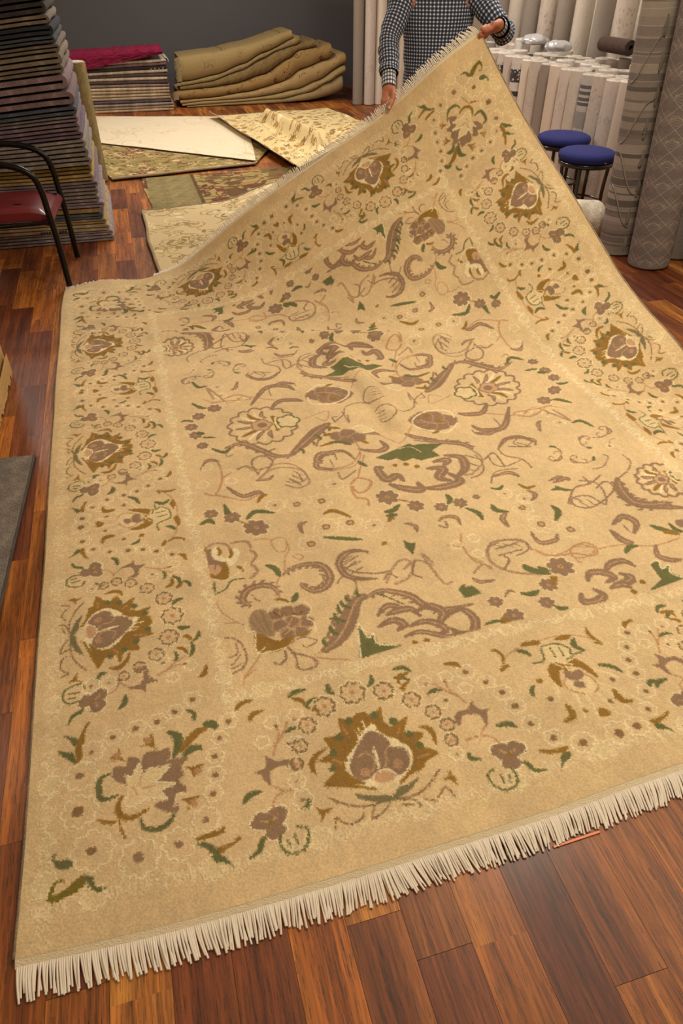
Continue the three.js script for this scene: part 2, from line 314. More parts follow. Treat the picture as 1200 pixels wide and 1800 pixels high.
const TULIP = [
  ['R', 'C2', 36, 21, 114],
  ['V', 'C', 5, 48, 277, 146, 174],
  ['V', 'C', 5, 38, 277, 95, 167],
  ['V', 'C', 5, 20, 276, 50, 161],
  ['V', 'C', 5, 1, 275, -2, 165],
  ['V', 'C', 5, -19, 279, -37, 175],
  ['V', 'C', 5, 77, 307, 125, 264],
  ['V', 'C', 5, -55, 305, -71, 244],
  ['P', 'K', 0, 31, 238, 51, 250, 54, 272, 42, 297, 14, 309, -17, 302, -32, 279, -21, 257, 2, 242],
  ['O', 'P', 4, 31, 238, 51, 250, 54, 272, 42, 297, 14, 309, -17, 302, -32, 279, -21, 257, 2, 242],
  ['P', 'M', 0, 37, 297, 36, 316, 7, 317, -2, 330, -14, 307, -3, 289, 21, 287],
  ['P', 'M', 0, 20, 259, 18, 281, -3, 283, -6, 266],
  ['P', 'G', 0, 71, 279, 71, 307, 50, 354, 9, 357, -21, 360, -44, 344, -54, 310, -42, 278, -30, 309, -16, 329, 4, 325, 20, 335, 42, 322, 57, 295],
  ['P', 'K', 0, 12, 346, 55, 366, 40, 413, -2, 421, -23, 413, -30, 373, -16, 360],
  ['S', 'O', 6, 66, 371, 45, 374, 54, 392, 34, 416, 3, 421, -22, 416, -33, 384, -48, 370, -76, 374],
  ['S', 'O', 5, 50, 365, 23, 358],
  ['S', 'O', 4, -2, 375, 2, 410],
  ['S', 'O', 4, 23, 372, 26, 403],
  ['S', 'C', 5, 29, 338, 6, 345, 7, 332, -11, 344, -21, 360],
  ['T', 'O', 14, 91, 427, 74, 399, 92, 375],
  ['S', 'O', 5, 95, 375, 68, 371],
  ['T', 'O', 12, -64, 398, -74, 419, -94, 429],
  ['S', 'P', 5, 159, 389, 133, 416, 88, 438, 30, 446, -78, 436, -127, 419, -151, 395, -163, 378],
  ['P', 'G', 0, 71, 425, 88, 438, 61, 444, 30, 435, 45, 428],
  ['P', 'G', 0, -21, 430, -16, 445, -49, 451, -75, 444, -58, 435],
  ['T', 'G', 9, 159, 389, 143, 423, 150, 455],
  ['T', 'G', 8, -151, 395, -138, 424, -148, 450, -161, 448],
  ['T', 'G', 10, -136, 391, -156, 384, -167, 375],
  ['T', 'G', 7, 159, 386, 136, 396],
  ['T', 'G', 16, 117, 190, 90, 195, 85, 217, 89, 234],
  ['T', 'G', 15, -92, 184, -64, 191, -59, 210, -62, 228],
  ['P', 'G', 0, 26, 165, 37, 172, 17, 193, 1, 171],
  ['D', 'B', 7, 56, 202],
  ['D', 'G', 7, -24, 195],
  ['D', 'B', 8, 105, 263],
  ['D', 'B', 8, -89, 255],
  ['D', 'G', 9, -87, 315],
  ['T', 'O', 12, 150, 278, 132, 305, 95, 320],
  ['T', 'O', 10, -125, 274, -121, 295, -105, 308],
  ['T', 'O', 12, 193, 215, 199, 230, 224, 233],
];
const CORNER = [
  ['R', 'C', 42, 113, 284],
  ['R', 'C', 47, 140, 185],
  ['R', 'C', 44, 234, 143],
  ['R', 'C', 40, 117, 376],
  ['R', 'C', 32, 141, 436],
  ['R', 'C', 38, 319, 152],
  ['R', 'C', 32, 384, 193],
  ['R', 'C2', 23, 409, 251],
  ['R', 'C2', 23, 422, 297],
  ['R', 'C2', 23, 428, 347],
  ['R', 'C2', 21, 446, 394],
  ['R', 'C2', 23, 476, 437],
  ['R', 'C2', 24, 396, 527],
  ['R', 'C2', 22, 349, 500],
  ['R', 'C2', 26, 302, 480],
  ['R', 'C2', 24, 249, 475],
  ['R', 'C2', 23, 193, 464],
  ['D', 'B', 14, 110, 286],
  ['D', 'B', 10, 138, 184],
  ['D', 'M', 12, 233, 145],
  ['D', 'M', 9, 112, 378],
  ['D', 'M', 9, 319, 152],
  ['D', 'M', 7, 384, 192],
  ['P', 'M', 0, 188, 358, 195, 378, 220, 373, 226, 394, 249, 388, 255, 372, 267, 397, 300, 394, 322, 397, 324, 371, 311, 358, 330, 364, 365, 358, 346, 337, 351, 315, 337, 302, 351, 283, 347, 268, 325, 269, 329, 233, 307, 231, 276, 251, 293, 267, 250, 298, 216, 323, 198, 336],
  ['P', 'K', 0, 217, 350, 232, 340, 251, 371, 258, 338, 273, 351, 303, 348, 321, 348, 293, 318, 279, 312, 328, 297, 295, 287, 306, 261, 266, 273, 230, 263, 211, 273, 221, 301],
  ['O', 'C', 4, 217, 350, 232, 340, 251, 371, 258, 338, 273, 351, 303, 348, 321, 348, 293, 318, 279, 312, 328, 297, 295, 287, 306, 261, 266, 273, 230, 263, 211, 273, 221, 301],
  ['S', 'P2', 4, 247, 310, 253, 334],
  ['S', 'P2', 4, 255, 302, 287, 304],
  ['S', 'P2', 4, 241, 290, 233, 313],
  ['S', 'C', 4, 321, 240, 326, 263, 338, 270, 346, 264],
  ['T', 'O', 19, 324, 444, 347, 426, 346, 400, 331, 366],
  ['T', 'G', 18, 422, 431, 396, 425, 374, 407, 348, 376],
  ['T', 'O', 17, 404, 376, 380, 382, 354, 363],
  ['T', 'O', 19, 446, 424, 433, 440, 411, 443],
  ['P', 'G', 0, 175, 395, 194, 395, 187, 408, 201, 416, 207, 431, 210, 404, 221, 382, 205, 395],
  ['P', 'G', 0, 256, 418, 271, 425, 265, 439, 279, 438, 287, 449, 290, 423, 294, 399, 277, 415],
  ['P', 'G', 0, 353, 333, 374, 332, 400, 332, 382, 318, 372, 301, 366, 324],
  ['P', 'G', 0, 336, 253, 355, 254, 380, 253, 362, 245, 346, 222, 351, 242],
  ['D', 'P', 10, 201, 407],
  ['D', 'P', 10, 276, 430],
  ['D', 'P', 9, 384, 317],
  ['D', 'P', 9, 364, 239],
  ['T', 'O', 12, 185, 362, 162, 355, 157, 325, 165, 299, 201, 301],
  ['T', 'O', 11, 320, 228, 304, 206, 281, 197, 252, 205, 243, 231],
  ['T', 'G', 12, 210, 299, 197, 272, 203, 249, 228, 237, 264, 249],
  ['T', 'G', 7, 149, 254, 176, 239, 193, 237],
  ['S', 'G', 4, 198, 240, 201, 218, 210, 193],
  ['P', 'O2', 0, 58, 96, 55, 117, 70, 139, 83, 137, 83, 133, 68, 131, 65, 110, 84, 114, 105, 129, 120, 138, 128, 132, 124, 116, 97, 102],
  ['P', 'O', 0, 126, 132, 140, 128, 147, 106, 167, 99, 149, 95, 134, 109],
  ['P', 'O', 0, 60, 198, 66, 197, 68, 183, 90, 179, 101, 165, 81, 159, 65, 170],
  ['T', 'O', 11, 353, 146, 377, 135, 394, 116, 397, 97],
  ['T', 'G', 11, 354, 154, 385, 156, 412, 160, 420, 168],
  ['T', 'G', 13, 122, 487, 111, 460, 113, 430, 104, 414],
  ['P', 'O', 0, 62, 463, 85, 453, 99, 446, 104, 416, 85, 433],
  ['T', 'G', 11, 548, 484, 518, 482, 496, 463],
  ['T', 'O', 9, 375, 499, 394, 484, 393, 459],
];
const FIELD = [
  ['S', 'M', 11, 509, 1121, 544, 1140, 581, 1126, 599, 1080],
  ['S', 'M', 11, 600, 1126, 650, 1117, 659, 1079],
  ['S', 'M', 11, 657, 1069, 668, 1036, 648, 1007],
  ['S', 'M', 11, 645, 1003, 659, 961, 632, 936],
  ['P', 'M', 0, 505, 1107, 531, 1115, 530, 1065, 552, 1044, 572, 1033, 551, 1001, 506, 1004, 505, 1062],
  ['P', 'P2', 0, 507, 1032, 535, 1034, 550, 1011, 528, 984, 506, 1000],
  ['P', 'C', 0, 530, 1105, 551, 1122, 557, 1087, 569, 1054, 601, 1097, 620, 1074, 599, 1026, 576, 1013, 572, 1035, 548, 1048, 531, 1072],
  ['P', 'G', 0, 502, 1006, 528, 984, 548, 1001, 556, 1028, 572, 1014, 559, 954, 503, 982],
  ['T', 'G', 10, 554, 1119, 558, 1092, 550, 1074],
  ['T', 'G', 10, 592, 1098, 592, 1072, 582, 1050],
  ['T', 'G', 10, 598, 1006, 610, 994, 614, 974],
  ['S', 'M', 6, 523, 1057, 536, 1039, 529, 1012],
  ['P', 'G', 0, 508, 1153, 516, 1119, 507, 1101],
  ['S', 'C', 6, 506, 978, 540, 949, 578, 961, 614, 988, 631, 1017],
  ['S', 'O', 7, 511, 896, 546, 910, 565, 937, 582, 946, 612, 942],
  ['T', 'O', 7, 518, 955, 511, 896],
  ['S', 'P', 5, 511, 935, 509, 871, 520, 820, 551, 771, 581, 745],
  ['S', 'P', 4, 523, 768, 553, 763, 578, 746],
  ['S', 'P', 5, 738, 930, 760, 1011, 781, 1046, 778, 1103, 754, 1115, 730, 1095, 739, 1047, 764, 1040, 782, 1076],
  ['S', 'P', 6, 676, 1116, 709, 1119, 740, 1108],
  ['A', 'M', 22, 698, 833, 691, 869, 657, 893, 614, 888, 591, 856, 597, 831, 615, 832],
  ['S', 'M', 5, 621, 864, 630, 836, 641, 829],
  ['S', 'P', 5, 697, 817, 703, 885, 725, 925],
  ['A', 'M', 22, 730, 923, 768, 951, 820, 957, 864, 941, 877, 885, 852, 841, 811, 828, 782, 857, 781, 878],
  ['S', 'M', 4, 850, 901, 855, 872, 836, 850],
  ['T', 'O', 20, 686, 982, 714, 960, 720, 919],
  ['S', 'P', 4, 785, 1009, 802, 986, 819, 1001, 797, 1016],
  ['P', 'T', 0, 594, 769, 616, 795, 647, 786, 657, 754, 661, 707, 650, 680, 600, 701, 591, 739],
  ['S', 'M', 6, 611, 784, 620, 742, 629, 701],
  ['S', 'M', 6, 635, 785, 638, 744, 645, 696],
  ['S', 'M', 5, 597, 757, 610, 722, 621, 692],
  ['B', 'M', 25, 675, 757],
  ['B', 'M', 26, 708, 760],
  ['B', 'M', 27, 751, 756],
  ['B', 'M', 26, 753, 708],
  ['B', 'M', 26, 712, 715],
  ['B', 'M', 25, 676, 710],
  ['B', 'M', 24, 730, 672],
  ['B', 'M', 22, 690, 672],
  ['P', 'G', 0, 598, 703, 626, 687, 654, 661, 702, 654, 667, 625, 623, 625, 590, 651],
  ['S', 'G2', 6, 669, 767, 684, 746, 699, 758],
  ['S', 'G2', 6, 721, 752, 735, 740, 753, 751],
  ['S', 'G', 7, 675, 658, 721, 660, 758, 672],
  ['S', 'L', 5, 715, 730, 698, 704, 661, 692],
  ['S', 'L', 4, 741, 715, 712, 692, 679, 672],
  ['O', 'C', 4, 581, 746, 578, 717, 600, 710, 590, 648, 597, 630, 624, 626, 679, 628],
  ['S', 'C', 5, 650, 773, 666, 795, 706, 787, 732, 799, 774, 782, 779, 749, 761, 725, 774, 698, 770, 661],
  ['T', 'O', 16, 731, 795, 744, 812, 757, 835],
  ['T', 'G', 10, 683, 817, 705, 813, 723, 797],
  ['S', 'M', 5, 693, 639, 730, 651, 764, 630, 731, 614, 717, 625],
  ['S', 'C', 4, 597, 631, 617, 647],
  ['S', 'C', 4, 597, 631, 630, 629],
  ['S', 'M', 8, 668, 617, 666, 591, 646, 579, 631, 587],
  ['S', 'M', 8, 686, 612, 693, 583, 692, 549, 723, 541, 745, 554, 732, 577, 694, 600, 679, 625],
  ['S', 'P', 4, 602, 630, 574, 597, 543, 562, 534, 539],
  ['S', 'P', 4, 543, 559, 570, 578, 581, 578],
  ['S', 'P', 4, 723, 584, 787, 556, 857, 532],
  ['S', 'P', 4, 745, 582, 781, 593],
  ['S', 'M', 7, 498, 719, 539, 703, 559, 664, 559, 622, 541, 593, 497, 579],
  ['S', 'M', 5, 539, 684, 538, 649, 507, 637],
  ['S', 'M', 5, 545, 640, 512, 608],
  ['S', 'M', 5, 547, 612, 516, 600, 501, 605],
  ['A', 'M', 44, 961, 774, 919, 748, 886, 700, 854, 653, 815, 612, 769, 588],
  ['T', 'O', 8, 897, 785, 896, 763, 912, 755],
  ['T', 'O', 8, 864, 755, 860, 723, 867, 717],
  ['T', 'O', 8, 822, 703, 840, 696, 842, 672],
  ['T', 'O', 8, 812, 669, 819, 655, 816, 634],
  ['S', 'M', 6, 890, 845, 917, 870, 946, 843, 937, 795, 918, 774],
  ['S', 'M', 8, 1029, 957, 999, 986, 952, 985, 928, 962, 931, 917, 963, 875, 1020, 854, 1066, 854],
  ['S', 'M', 5, 938, 949, 976, 958],
  ['S', 'M', 5, 937, 925, 978, 943],
  ['S', 'M', 5, 940, 905, 977, 928],
  ['A', 'M', 23, 949, 753, 1012, 771, 1085, 733, 1118, 674, 1176, 642, 1261, 639],
  ['S', 'O', 7, 994, 760, 1026, 731, 1056, 698],
  ['J', 'O', 0, 897, 658, 909, 602, 929, 613, 928, 572, 987, 545, 864, 538, 881, 598],
  ['O', 'C', 6, 866, 537, 897, 658, 909, 602, 929, 613, 928, 572, 980, 551],
  ['T', 'M', 20, 963, 672, 1002, 702, 1033, 693, 1057, 663],
  ['T', 'M', 22, 988, 665, 1019, 674, 1069, 675, 1087, 635],
  ['T', 'M', 24, 948, 631, 1000, 642, 1025, 617, 997, 598],
  ['T', 'M', 24, 1076, 657, 1131, 672, 1157, 632, 1130, 603, 1089, 606],
  ['T', 'M', 24, 1154, 610, 1213, 630, 1234, 579, 1206, 532, 1170, 538, 1149, 569],
  ['T', 'M', 22, 1034, 605, 1093, 614, 1137, 572, 1105, 546],
  ['T', 'M', 17, 1006, 569, 1064, 577, 1129, 539, 1184, 539],
  ['D', 'G', 9, 1029, 541],
  ['D', 'G', 10, 1065, 540],
  ['F', 'M', 28, 559, 1305],
  ['F', 'M', 32, 627, 1260],
  ['F', 'M', 47, 696, 1184],
  ['T', 'O', 17, 514, 1254, 547, 1270, 563, 1245],
  ['T', 'O', 18, 672, 1234, 711, 1275, 777, 1250],
  ['J', 'O', 0, 612, 1343, 619, 1327, 626, 1286, 606, 1284],
  ['S', 'G', 8, 641, 1238, 674, 1203],
  ['R8', 'C', 47, 859, 1053],
  ['R8', 'C', 46, 932, 1126],
  ['R8', 'C', 46, 1019, 1125],
  ['R', 'C', 34, 1095, 1088],
  ['R8', 'C', 44, 864, 1276],
  ['R8', 'C', 45, 956, 1270],
  ['R', 'C', 35, 787, 1292],
  ['R', 'C', 36, 1030, 1356],
  ['T', 'O', 15, 907, 1077, 970, 1052, 1033, 1029],
  ['T', 'G', 16, 940, 1196, 983, 1204, 1032, 1151],
  ['T', 'M', 14, 877, 1171, 846, 1160, 846, 1111],
  ['T', 'G', 14, 1150, 1091, 1166, 1111, 1174, 1099],
  ['T', 'G', 12, 1087, 983, 1107, 995],
  ['T', 'M', 14, 1199, 1069, 1231, 1047, 1226, 1012],
  ['T', 'M', 20, 1034, 964, 978, 980, 925, 946, 924, 880, 964, 843, 1017, 827],
  ['S', 'M', 7, 934, 936, 992, 953],
  ['S', 'M', 7, 932, 904, 989, 921],
  ['S', 'M', 7, 945, 874, 987, 892],
  ['S', 'M', 10, 1038, 804, 1095, 878, 1139, 892, 1146, 852, 1114, 807, 1063, 791],
  ['S', 'M', 10, 1115, 850, 1172, 877, 1210, 839],
  ['S', 'M', 8, 1037, 820, 1060, 845, 1080, 817],
  ['S', 'M', 9, 1165, 880, 1134, 823, 1154, 796],
  ['S', 'M', 10, 1216, 853, 1198, 903, 1207, 780, 1215, 746, 1239, 749],
  ['J', 'O', 0, 1166, 982, 1181, 961, 1197, 961, 1170, 912, 1161, 949],
  ['T', 'O', 11, 1274, 728, 1248, 704, 1295, 679],
  ['J', 'O', 0, 1252, 714, 1289, 713, 1302, 677, 1248, 673],
  ['S', 'M', 10, 766, 1510, 759, 1587, 806, 1620, 838, 1564, 787, 1488, 756, 1460],
  ['S', 'M', 10, 767, 1474, 837, 1518, 925, 1486, 946, 1398, 896, 1370, 853, 1402],
  ['S', 'M', 8, 916, 1451, 922, 1405],
  ['S', 'M', 8, 877, 1433, 908, 1386],
  ['S', 'M', 10, 698, 1559, 733, 1564, 752, 1528],
  ['T', 'M', 13, 748, 1462, 798, 1456, 823, 1478],
  ['S', 'P', 9, 635, 1593, 628, 1492, 591, 1412, 558, 1433],
  ['S', 'P', 8, 591, 1412, 678, 1351, 747, 1372],
  ['S', 'P', 8, 630, 1506, 669, 1538],
  ['U', 'C', 24, 585, 1599],
  ['U', 'C', 23, 660, 1482],
  ['U', 'C', 25, 553, 1491],
  ['T', 'M', 15, 570, 1613, 601, 1649, 640, 1622],
  ['T', 'M', 21, 637, 1446, 682, 1377, 742, 1387, 761, 1362],
  ['T', 'G', 14, 729, 1323, 752, 1357, 775, 1364],
  ['A', 'M', 45, 913, 1582, 1009, 1675, 1072, 1736, 1135, 1778],
  ['A', 'M', 25, 672, 1714, 746, 1728, 813, 1656, 863, 1597, 941, 1587],
  ['S', 'M', 9, 758, 1698, 810, 1644, 866, 1650],
  ['S', 'M', 9, 1013, 1657, 1056, 1678, 1031, 1619],
  ['Q', 'M', 152, 855, 1840],
  ['F', 'M', 35, 678, 2037],
  ['F', 'M', 32, 604, 1990],
  ['F', 'M', 30, 563, 1911],
  ['F', 'M', 31, 573, 1845],
  ['F', 'M', 27, 589, 1759],
  ['T', 'O', 16, 587, 2112, 619, 2063, 646, 2047],
  ['T', 'O', 13, 523, 1967, 551, 1969, 577, 1951],
  ['T', 'O', 17, 575, 1862, 610, 1844],
  ['T', 'O', 11, 597, 1820, 649, 1804],
  ['T', 'O', 16, 621, 1730, 667, 1686, 699, 1716],
  ['T', 'O', 16, 611, 2314, 633, 2251, 674, 2252],
  ['R', 'C', 26, 717, 2227],
  ['R', 'C', 26, 722, 2141],
  ['R', 'C', 26, 794, 2090],
  ['T', 'M', 16, 817, 2254, 797, 2195, 774, 2180],
  ['S', 'P', 10, 671, 2087, 749, 2083, 846, 2074, 796, 2131, 733, 2109],
  ['S', 'P', 8, 850, 2093, 939, 2037, 1035, 2015],
  ['S', 'M', 12, 730, 2089, 671, 2232, 686, 2123],
  ['T', 'M', 27, 836, 2016, 933, 2154, 1024, 2147, 1053, 2094],
  ['T', 'M', 27, 911, 1953, 964, 2016, 1033, 2008, 1067, 1985],
  ['B', 'M', 52, 1135, 2026],
  ['B', 'M', 50, 1182, 2047],
  ['B', 'M', 50, 1229, 2034],
  ['B', 'M', 48, 1260, 2000],
  ['B', 'M', 49, 1178, 1981],
  ['B', 'M', 49, 1223, 1973],
  ['O', 'C', 8, 1102, 2058, 1166, 2112, 1229, 2086, 1289, 2026, 1262, 1966, 1185, 1931, 1100, 1955, 1095, 2013],
  ['D', 'G', 16, 1170, 2025],
  ['D', 'G', 16, 1205, 1965],
  ['S', 'L', 6, 1144, 2045, 1212, 2026, 1242, 1988],
  ['T', 'G', 12, 1199, 2094, 1235, 2106],
  ['B', 'M', 40, 1142, 1668],
  ['B', 'M', 40, 1183, 1676],
  ['B', 'M', 38, 1215, 1639],
  ['B', 'M', 34, 1164, 1627],
  ['T', 'M', 18, 1249, 1656, 1287, 1652, 1309, 1631],
  ['P', 'K', 0, 1209, 1711, 1253, 1726, 1293, 1671, 1252, 1663],
  ['O', 'C', 7, 1209, 1711, 1253, 1726, 1293, 1671, 1252, 1663],
  ['T', 'G', 15, 1078, 1689, 1127, 1693],
  ['T', 'G', 14, 1045, 1615, 1108, 1630, 1145, 1626],
  ['T', 'O', 14, 1091, 1635, 1143, 1620, 1173, 1594],
  ['T', 'G', 15, 1114, 1749, 1164, 1724],
  ['T', 'G', 14, 1217, 1615, 1244, 1583],
  ['T', 'M', 21, 1156, 1486, 1124, 1559, 1040, 1552, 995, 1487, 1031, 1455, 1073, 1449],
  ['S', 'P', 8, 1055, 1448, 1131, 1462, 1192, 1539, 1195, 1604],
  ['T', 'M', 25, 1188, 1556, 1260, 1519, 1304, 1538, 1295, 1591],
  ['S', 'P', 12, 1092, 1340, 1127, 1367, 1168, 1332, 1134, 1285, 1099, 1282, 1088, 1327, 1083, 1259, 1118, 1235, 1113, 1197],
  ['S', 'P', 8, 1127, 1367, 1155, 1424, 1199, 1505],
  ['S', 'M', 8, 1065, 1421, 1069, 1376, 1134, 1416],
  ['J', 'O', 0, 1241, 1476, 1341, 1510, 1401, 1532, 1410, 1516, 1448, 1516, 1532, 1495, 1469, 1463, 1484, 1420, 1405, 1411, 1378, 1435, 1337, 1425, 1320, 1453, 1281, 1448],
  ['S', 'C', 5, 1341, 1510, 1398, 1510, 1426, 1462],
  ['D', 'G', 10, 1293, 1407],
  ['D', 'G', 12, 1337, 1401],
  ['D', 'G', 12, 1372, 1375],
  ['T', 'M', 32, 1246, 1403, 1220, 1405, 1228, 1328, 1278, 1343, 1287, 1296],
  ['T', 'M', 33, 1226, 1300, 1272, 1258, 1331, 1232, 1334, 1282],
  ['T', 'M', 34, 1399, 1351, 1464, 1332, 1425, 1284, 1463, 1249],
  ['T', 'M', 33, 1334, 1239, 1416, 1223, 1495, 1240, 1468, 1301],
  ['T', 'M', 32, 1501, 1415, 1561, 1381, 1545, 1308, 1489, 1265],
  ['T', 'M', 27, 1441, 1385, 1505, 1382, 1470, 1346],
  ['T', 'M', 22, 1408, 1609, 1451, 1569, 1529, 1523],
  ['S', 'M', 11, 1529, 1523, 1610, 1446, 1636, 1341, 1565, 1272, 1527, 1268],
  ['S', 'M', 9, 1584, 1390, 1628, 1343],
  ['S', 'M', 9, 1564, 1348, 1600, 1306],
  ['S', 'M', 8, 1545, 1308, 1571, 1285],
  ['F', 'M', 45, 1194, 1226],
  ['F', 'M', 33, 1275, 1148],
  ['F', 'M', 28, 1360, 1115],
  ['F', 'M', 30, 1436, 1118],
  ['F', 'M', 16, 1507, 1132],
  ['T', 'O', 19, 1153, 1146, 1188, 1148, 1222, 1172],
  ['T', 'O', 17, 1154, 1125, 1194, 1121],
  ['T', 'O', 18, 1406, 1181, 1409, 1148, 1389, 1122],
  ['T', 'O', 17, 1441, 1085, 1473, 1045, 1471, 1005],
  ['S', 'G', 8, 1217, 1205, 1259, 1180],
  ['T', 'M', 15, 1321, 1045, 1353, 1060, 1388, 1045, 1385, 1001],
  ['S', 'M', 8, 1343, 1038, 1336, 1003, 1312, 1023],
  ['T', 'O', 19, 1541, 1076, 1541, 1042, 1580, 1017],
  ['T', 'M', 19, 1573, 1019, 1541, 991, 1540, 941],
  ['T', 'O', 20, 1741, 1005, 1747, 965, 1711, 925],
  ['R8', 'C', 41, 1637, 1025],
  ['R8', 'C', 46, 1655, 923],
  ['R8', 'C', 45, 1738, 868],
  ['R', 'C', 32, 1669, 1068],
  ['R', 'C', 29, 1615, 1118],
  ['T', 'M', 17, 1601, 898, 1602, 839, 1657, 834, 1682, 862],
  ['S', 'P', 9, 1564, 816, 1610, 768, 1685, 757, 1735, 730, 1768, 754, 1751, 794, 1683, 780, 1675, 726, 1683, 713],
  ['S', 'P', 7, 1768, 754, 1864, 747, 1958, 711, 2066, 717],
  ['T', 'M', 24, 1906, 745, 1877, 766, 1866, 827],
  ['T', 'M', 24, 1886, 844, 1947, 870, 1971, 827, 1931, 782],
  ['S', 'M', 7, 1922, 832, 1924, 796],
  ['T', 'O', 17, 1846, 708, 1879, 731, 1909, 726],
  ['S', 'P', 9, 1365, 958, 1344, 894, 1350, 824, 1391, 778],
  ['S', 'P', 7, 1299, 919, 1344, 894],
  ['U', 'C', 22, 1327, 910],
  ['U', 'C', 22, 1398, 924],
  ['U', 'C', 20, 1378, 849],
  ['S', 'P', 7, 1346, 847, 1373, 806],
  ['S', 'M', 12, 1557, 818, 1550, 866, 1486, 886, 1419, 859, 1401, 797, 1435, 743, 1496, 710, 1552, 698],
  ['S', 'M', 7, 1444, 852, 1531, 861],
  ['S', 'M', 7, 1436, 820, 1529, 826],
  ['S', 'M', 9, 1427, 756, 1461, 790, 1457, 814],
  ['S', 'M', 10, 1323, 766, 1368, 796, 1386, 769],
  ['T', 'M', 14, 1307, 749, 1324, 723, 1375, 718],
  ['F', 'M', 47, 1607, 714],
  ['F', 'M', 31, 1523, 649],
  ['F', 'M', 28, 1475, 579],
  ['F', 'M', 25, 1328, 627],
  ['F', 'M', 32, 1351, 556],
  ['T', 'O', 23, 1494, 758, 1506, 728, 1557, 692],
  ['T', 'O', 17, 1534, 735, 1547, 716, 1564, 705],
  ['P', 'G', 0, 1550, 681, 1571, 671, 1542, 641, 1538, 659],
  ['T', 'O', 18, 1418, 641, 1448, 626, 1484, 636],
  ['T', 'O', 16, 1491, 559, 1504, 542, 1528, 543],
  ['P', 'G', 0, 1305, 555, 1323, 563, 1329, 534, 1299, 532],
  ['T', 'O', 10, 1251, 548, 1288, 551, 1311, 540],
  ['T', 'M', 9, 1363, 637, 1390, 660, 1405, 645],
  ['J', 'O', 0, 1895, 643, 1927, 645, 1917, 610, 1951, 621, 1931, 585, 1959, 555, 1824, 540, 1886, 568],
  ['O', 'C', 6, 1959, 555, 1931, 585, 1951, 621, 1917, 610, 1927, 645, 1895, 643],
  ['T', 'M', 24, 1729, 646, 1766, 677, 1817, 679, 1842, 644],
  ['T', 'M', 26, 1651, 626, 1681, 660, 1724, 651, 1744, 620, 1703, 607],
  ['T', 'M', 28, 1603, 589, 1588, 553, 1627, 542, 1664, 562, 1648, 596],
  ['T', 'M', 26, 1769, 634, 1798, 604, 1753, 587, 1802, 587],
  ['T', 'M', 24, 1701, 581, 1753, 587, 1768, 562],
  ['D', 'G', 11, 1766, 548],
  ['D', 'G', 10, 1819, 577],
  ['S', 'M', 9, 1946, 1035, 1995, 1054, 2003, 1011, 1942, 971, 1866, 949, 1822, 978, 1833, 1026, 1857, 991],
  ['S', 'M', 9, 1806, 997, 1874, 1064, 1938, 1065, 2000, 1092],
  ['S', 'M', 9, 1938, 1065, 1936, 1107],
  ['T', 'M', 13, 1805, 1133, 1856, 1141, 1882, 1108],
  ['T', 'O', 13, 1814, 1101, 1826, 1075, 1860, 1056],
  ['S', 'M', 9, 1644, 1338, 1698, 1368, 1696, 1274],
  ['T', 'M', 21, 1728, 1390, 1795, 1444, 1857, 1431, 1886, 1377],
  ['S', 'M', 9, 1776, 1390, 1856, 1357],
  ['T', 'M', 17, 1616, 1226, 1692, 1230, 1718, 1192],
  ['T', 'G', 13, 1691, 1158, 1708, 1124, 1746, 1125],
  ['T', 'M', 15, 1702, 1112, 1720, 1079, 1686, 1049],
  ['Q', 'M', 96, 2190, 990],
  ['A', 'M', 34, 2175, 839, 2079, 881, 2021, 928, 2018, 1005, 2049, 1058],
  ['T', 'O', 18, 2007, 803, 2037, 771, 2080, 735],
  ['T', 'G', 18, 2030, 762, 2080, 735],
  ['T', 'O', 15, 2078, 792, 2080, 757, 2101, 739],
  ['P', 'M', 0, 2106, 794, 2138, 788, 2115, 758, 2098, 770],
  ['T', 'M', 21, 1969, 714, 1943, 667, 1971, 636, 2008, 629],
  ['S', 'O2', 6, 1322, 2223, 1407, 2247, 1449, 2213],
  ['S', 'O2', 6, 1352, 2245, 1401, 2229],
  ['S', 'M', 8, 1139, 2307, 1135, 2370, 1167, 2425, 1220, 2442],
  ['S', 'M', 8, 1123, 2240, 1174, 2185, 1255, 2172, 1328, 2132],
  ['A', 'M', 24, 1129, 2268, 1146, 2223, 1211, 2184, 1293, 2142],
  ['S', 'P', 6, 1309, 2041, 1385, 2134, 1428, 2092, 1459, 2045],
  ['S', 'M', 7, 1151, 1779, 1208, 1826, 1234, 1884, 1303, 1907, 1353, 1868],
  ['S', 'M', 7, 1209, 1858, 1214, 1761, 1224, 1821],
  ['S', 'M', 7, 1180, 1818, 1154, 1817, 1159, 1776],
  ['S', 'M', 8, 1349, 1802, 1380, 1817, 1429, 1779, 1394, 1707, 1347, 1721],
  ['S', 'M', 5, 1351, 1784, 1383, 1775],
  ['S', 'M', 5, 1348, 1761, 1384, 1751],
  ['S', 'M', 5, 1344, 1738, 1376, 1729],
  ['S', 'M', 6, 1015, 1526, 1008, 1555, 1044, 1573, 1084, 1547, 1084, 1506],
  ['A', 'M', 22, 1023, 1497, 1008, 1528, 1042, 1566, 1091, 1542],
  ['S', 'M', 5, 1059, 1513, 1059, 1460],
  ['S', 'P', 6, 1196, 1571, 1182, 1504, 1141, 1449, 1083, 1439, 1015, 1440],
  ['T', 'O', 15, 1161, 1476, 1173, 1452, 1188, 1428],
  ['S', 'M', 6, 701, 1552, 734, 1568, 772, 1531, 834, 1539, 786, 1527, 765, 1494],
  ['S', 'M', 6, 766, 1500, 758, 1575, 781, 1615, 825, 1602, 839, 1564, 807, 1521],
  ['S', 'M', 6, 828, 1547, 894, 1535, 935, 1483, 944, 1429, 907, 1402, 860, 1422],
  ['S', 'M', 4, 904, 1479, 926, 1447],
  ['S', 'M', 4, 891, 1457, 918, 1418],
  ['S', 'M', 4, 878, 1436, 901, 1410],
  ['S', 'M', 5, 697, 1660, 673, 1654, 673, 1695],
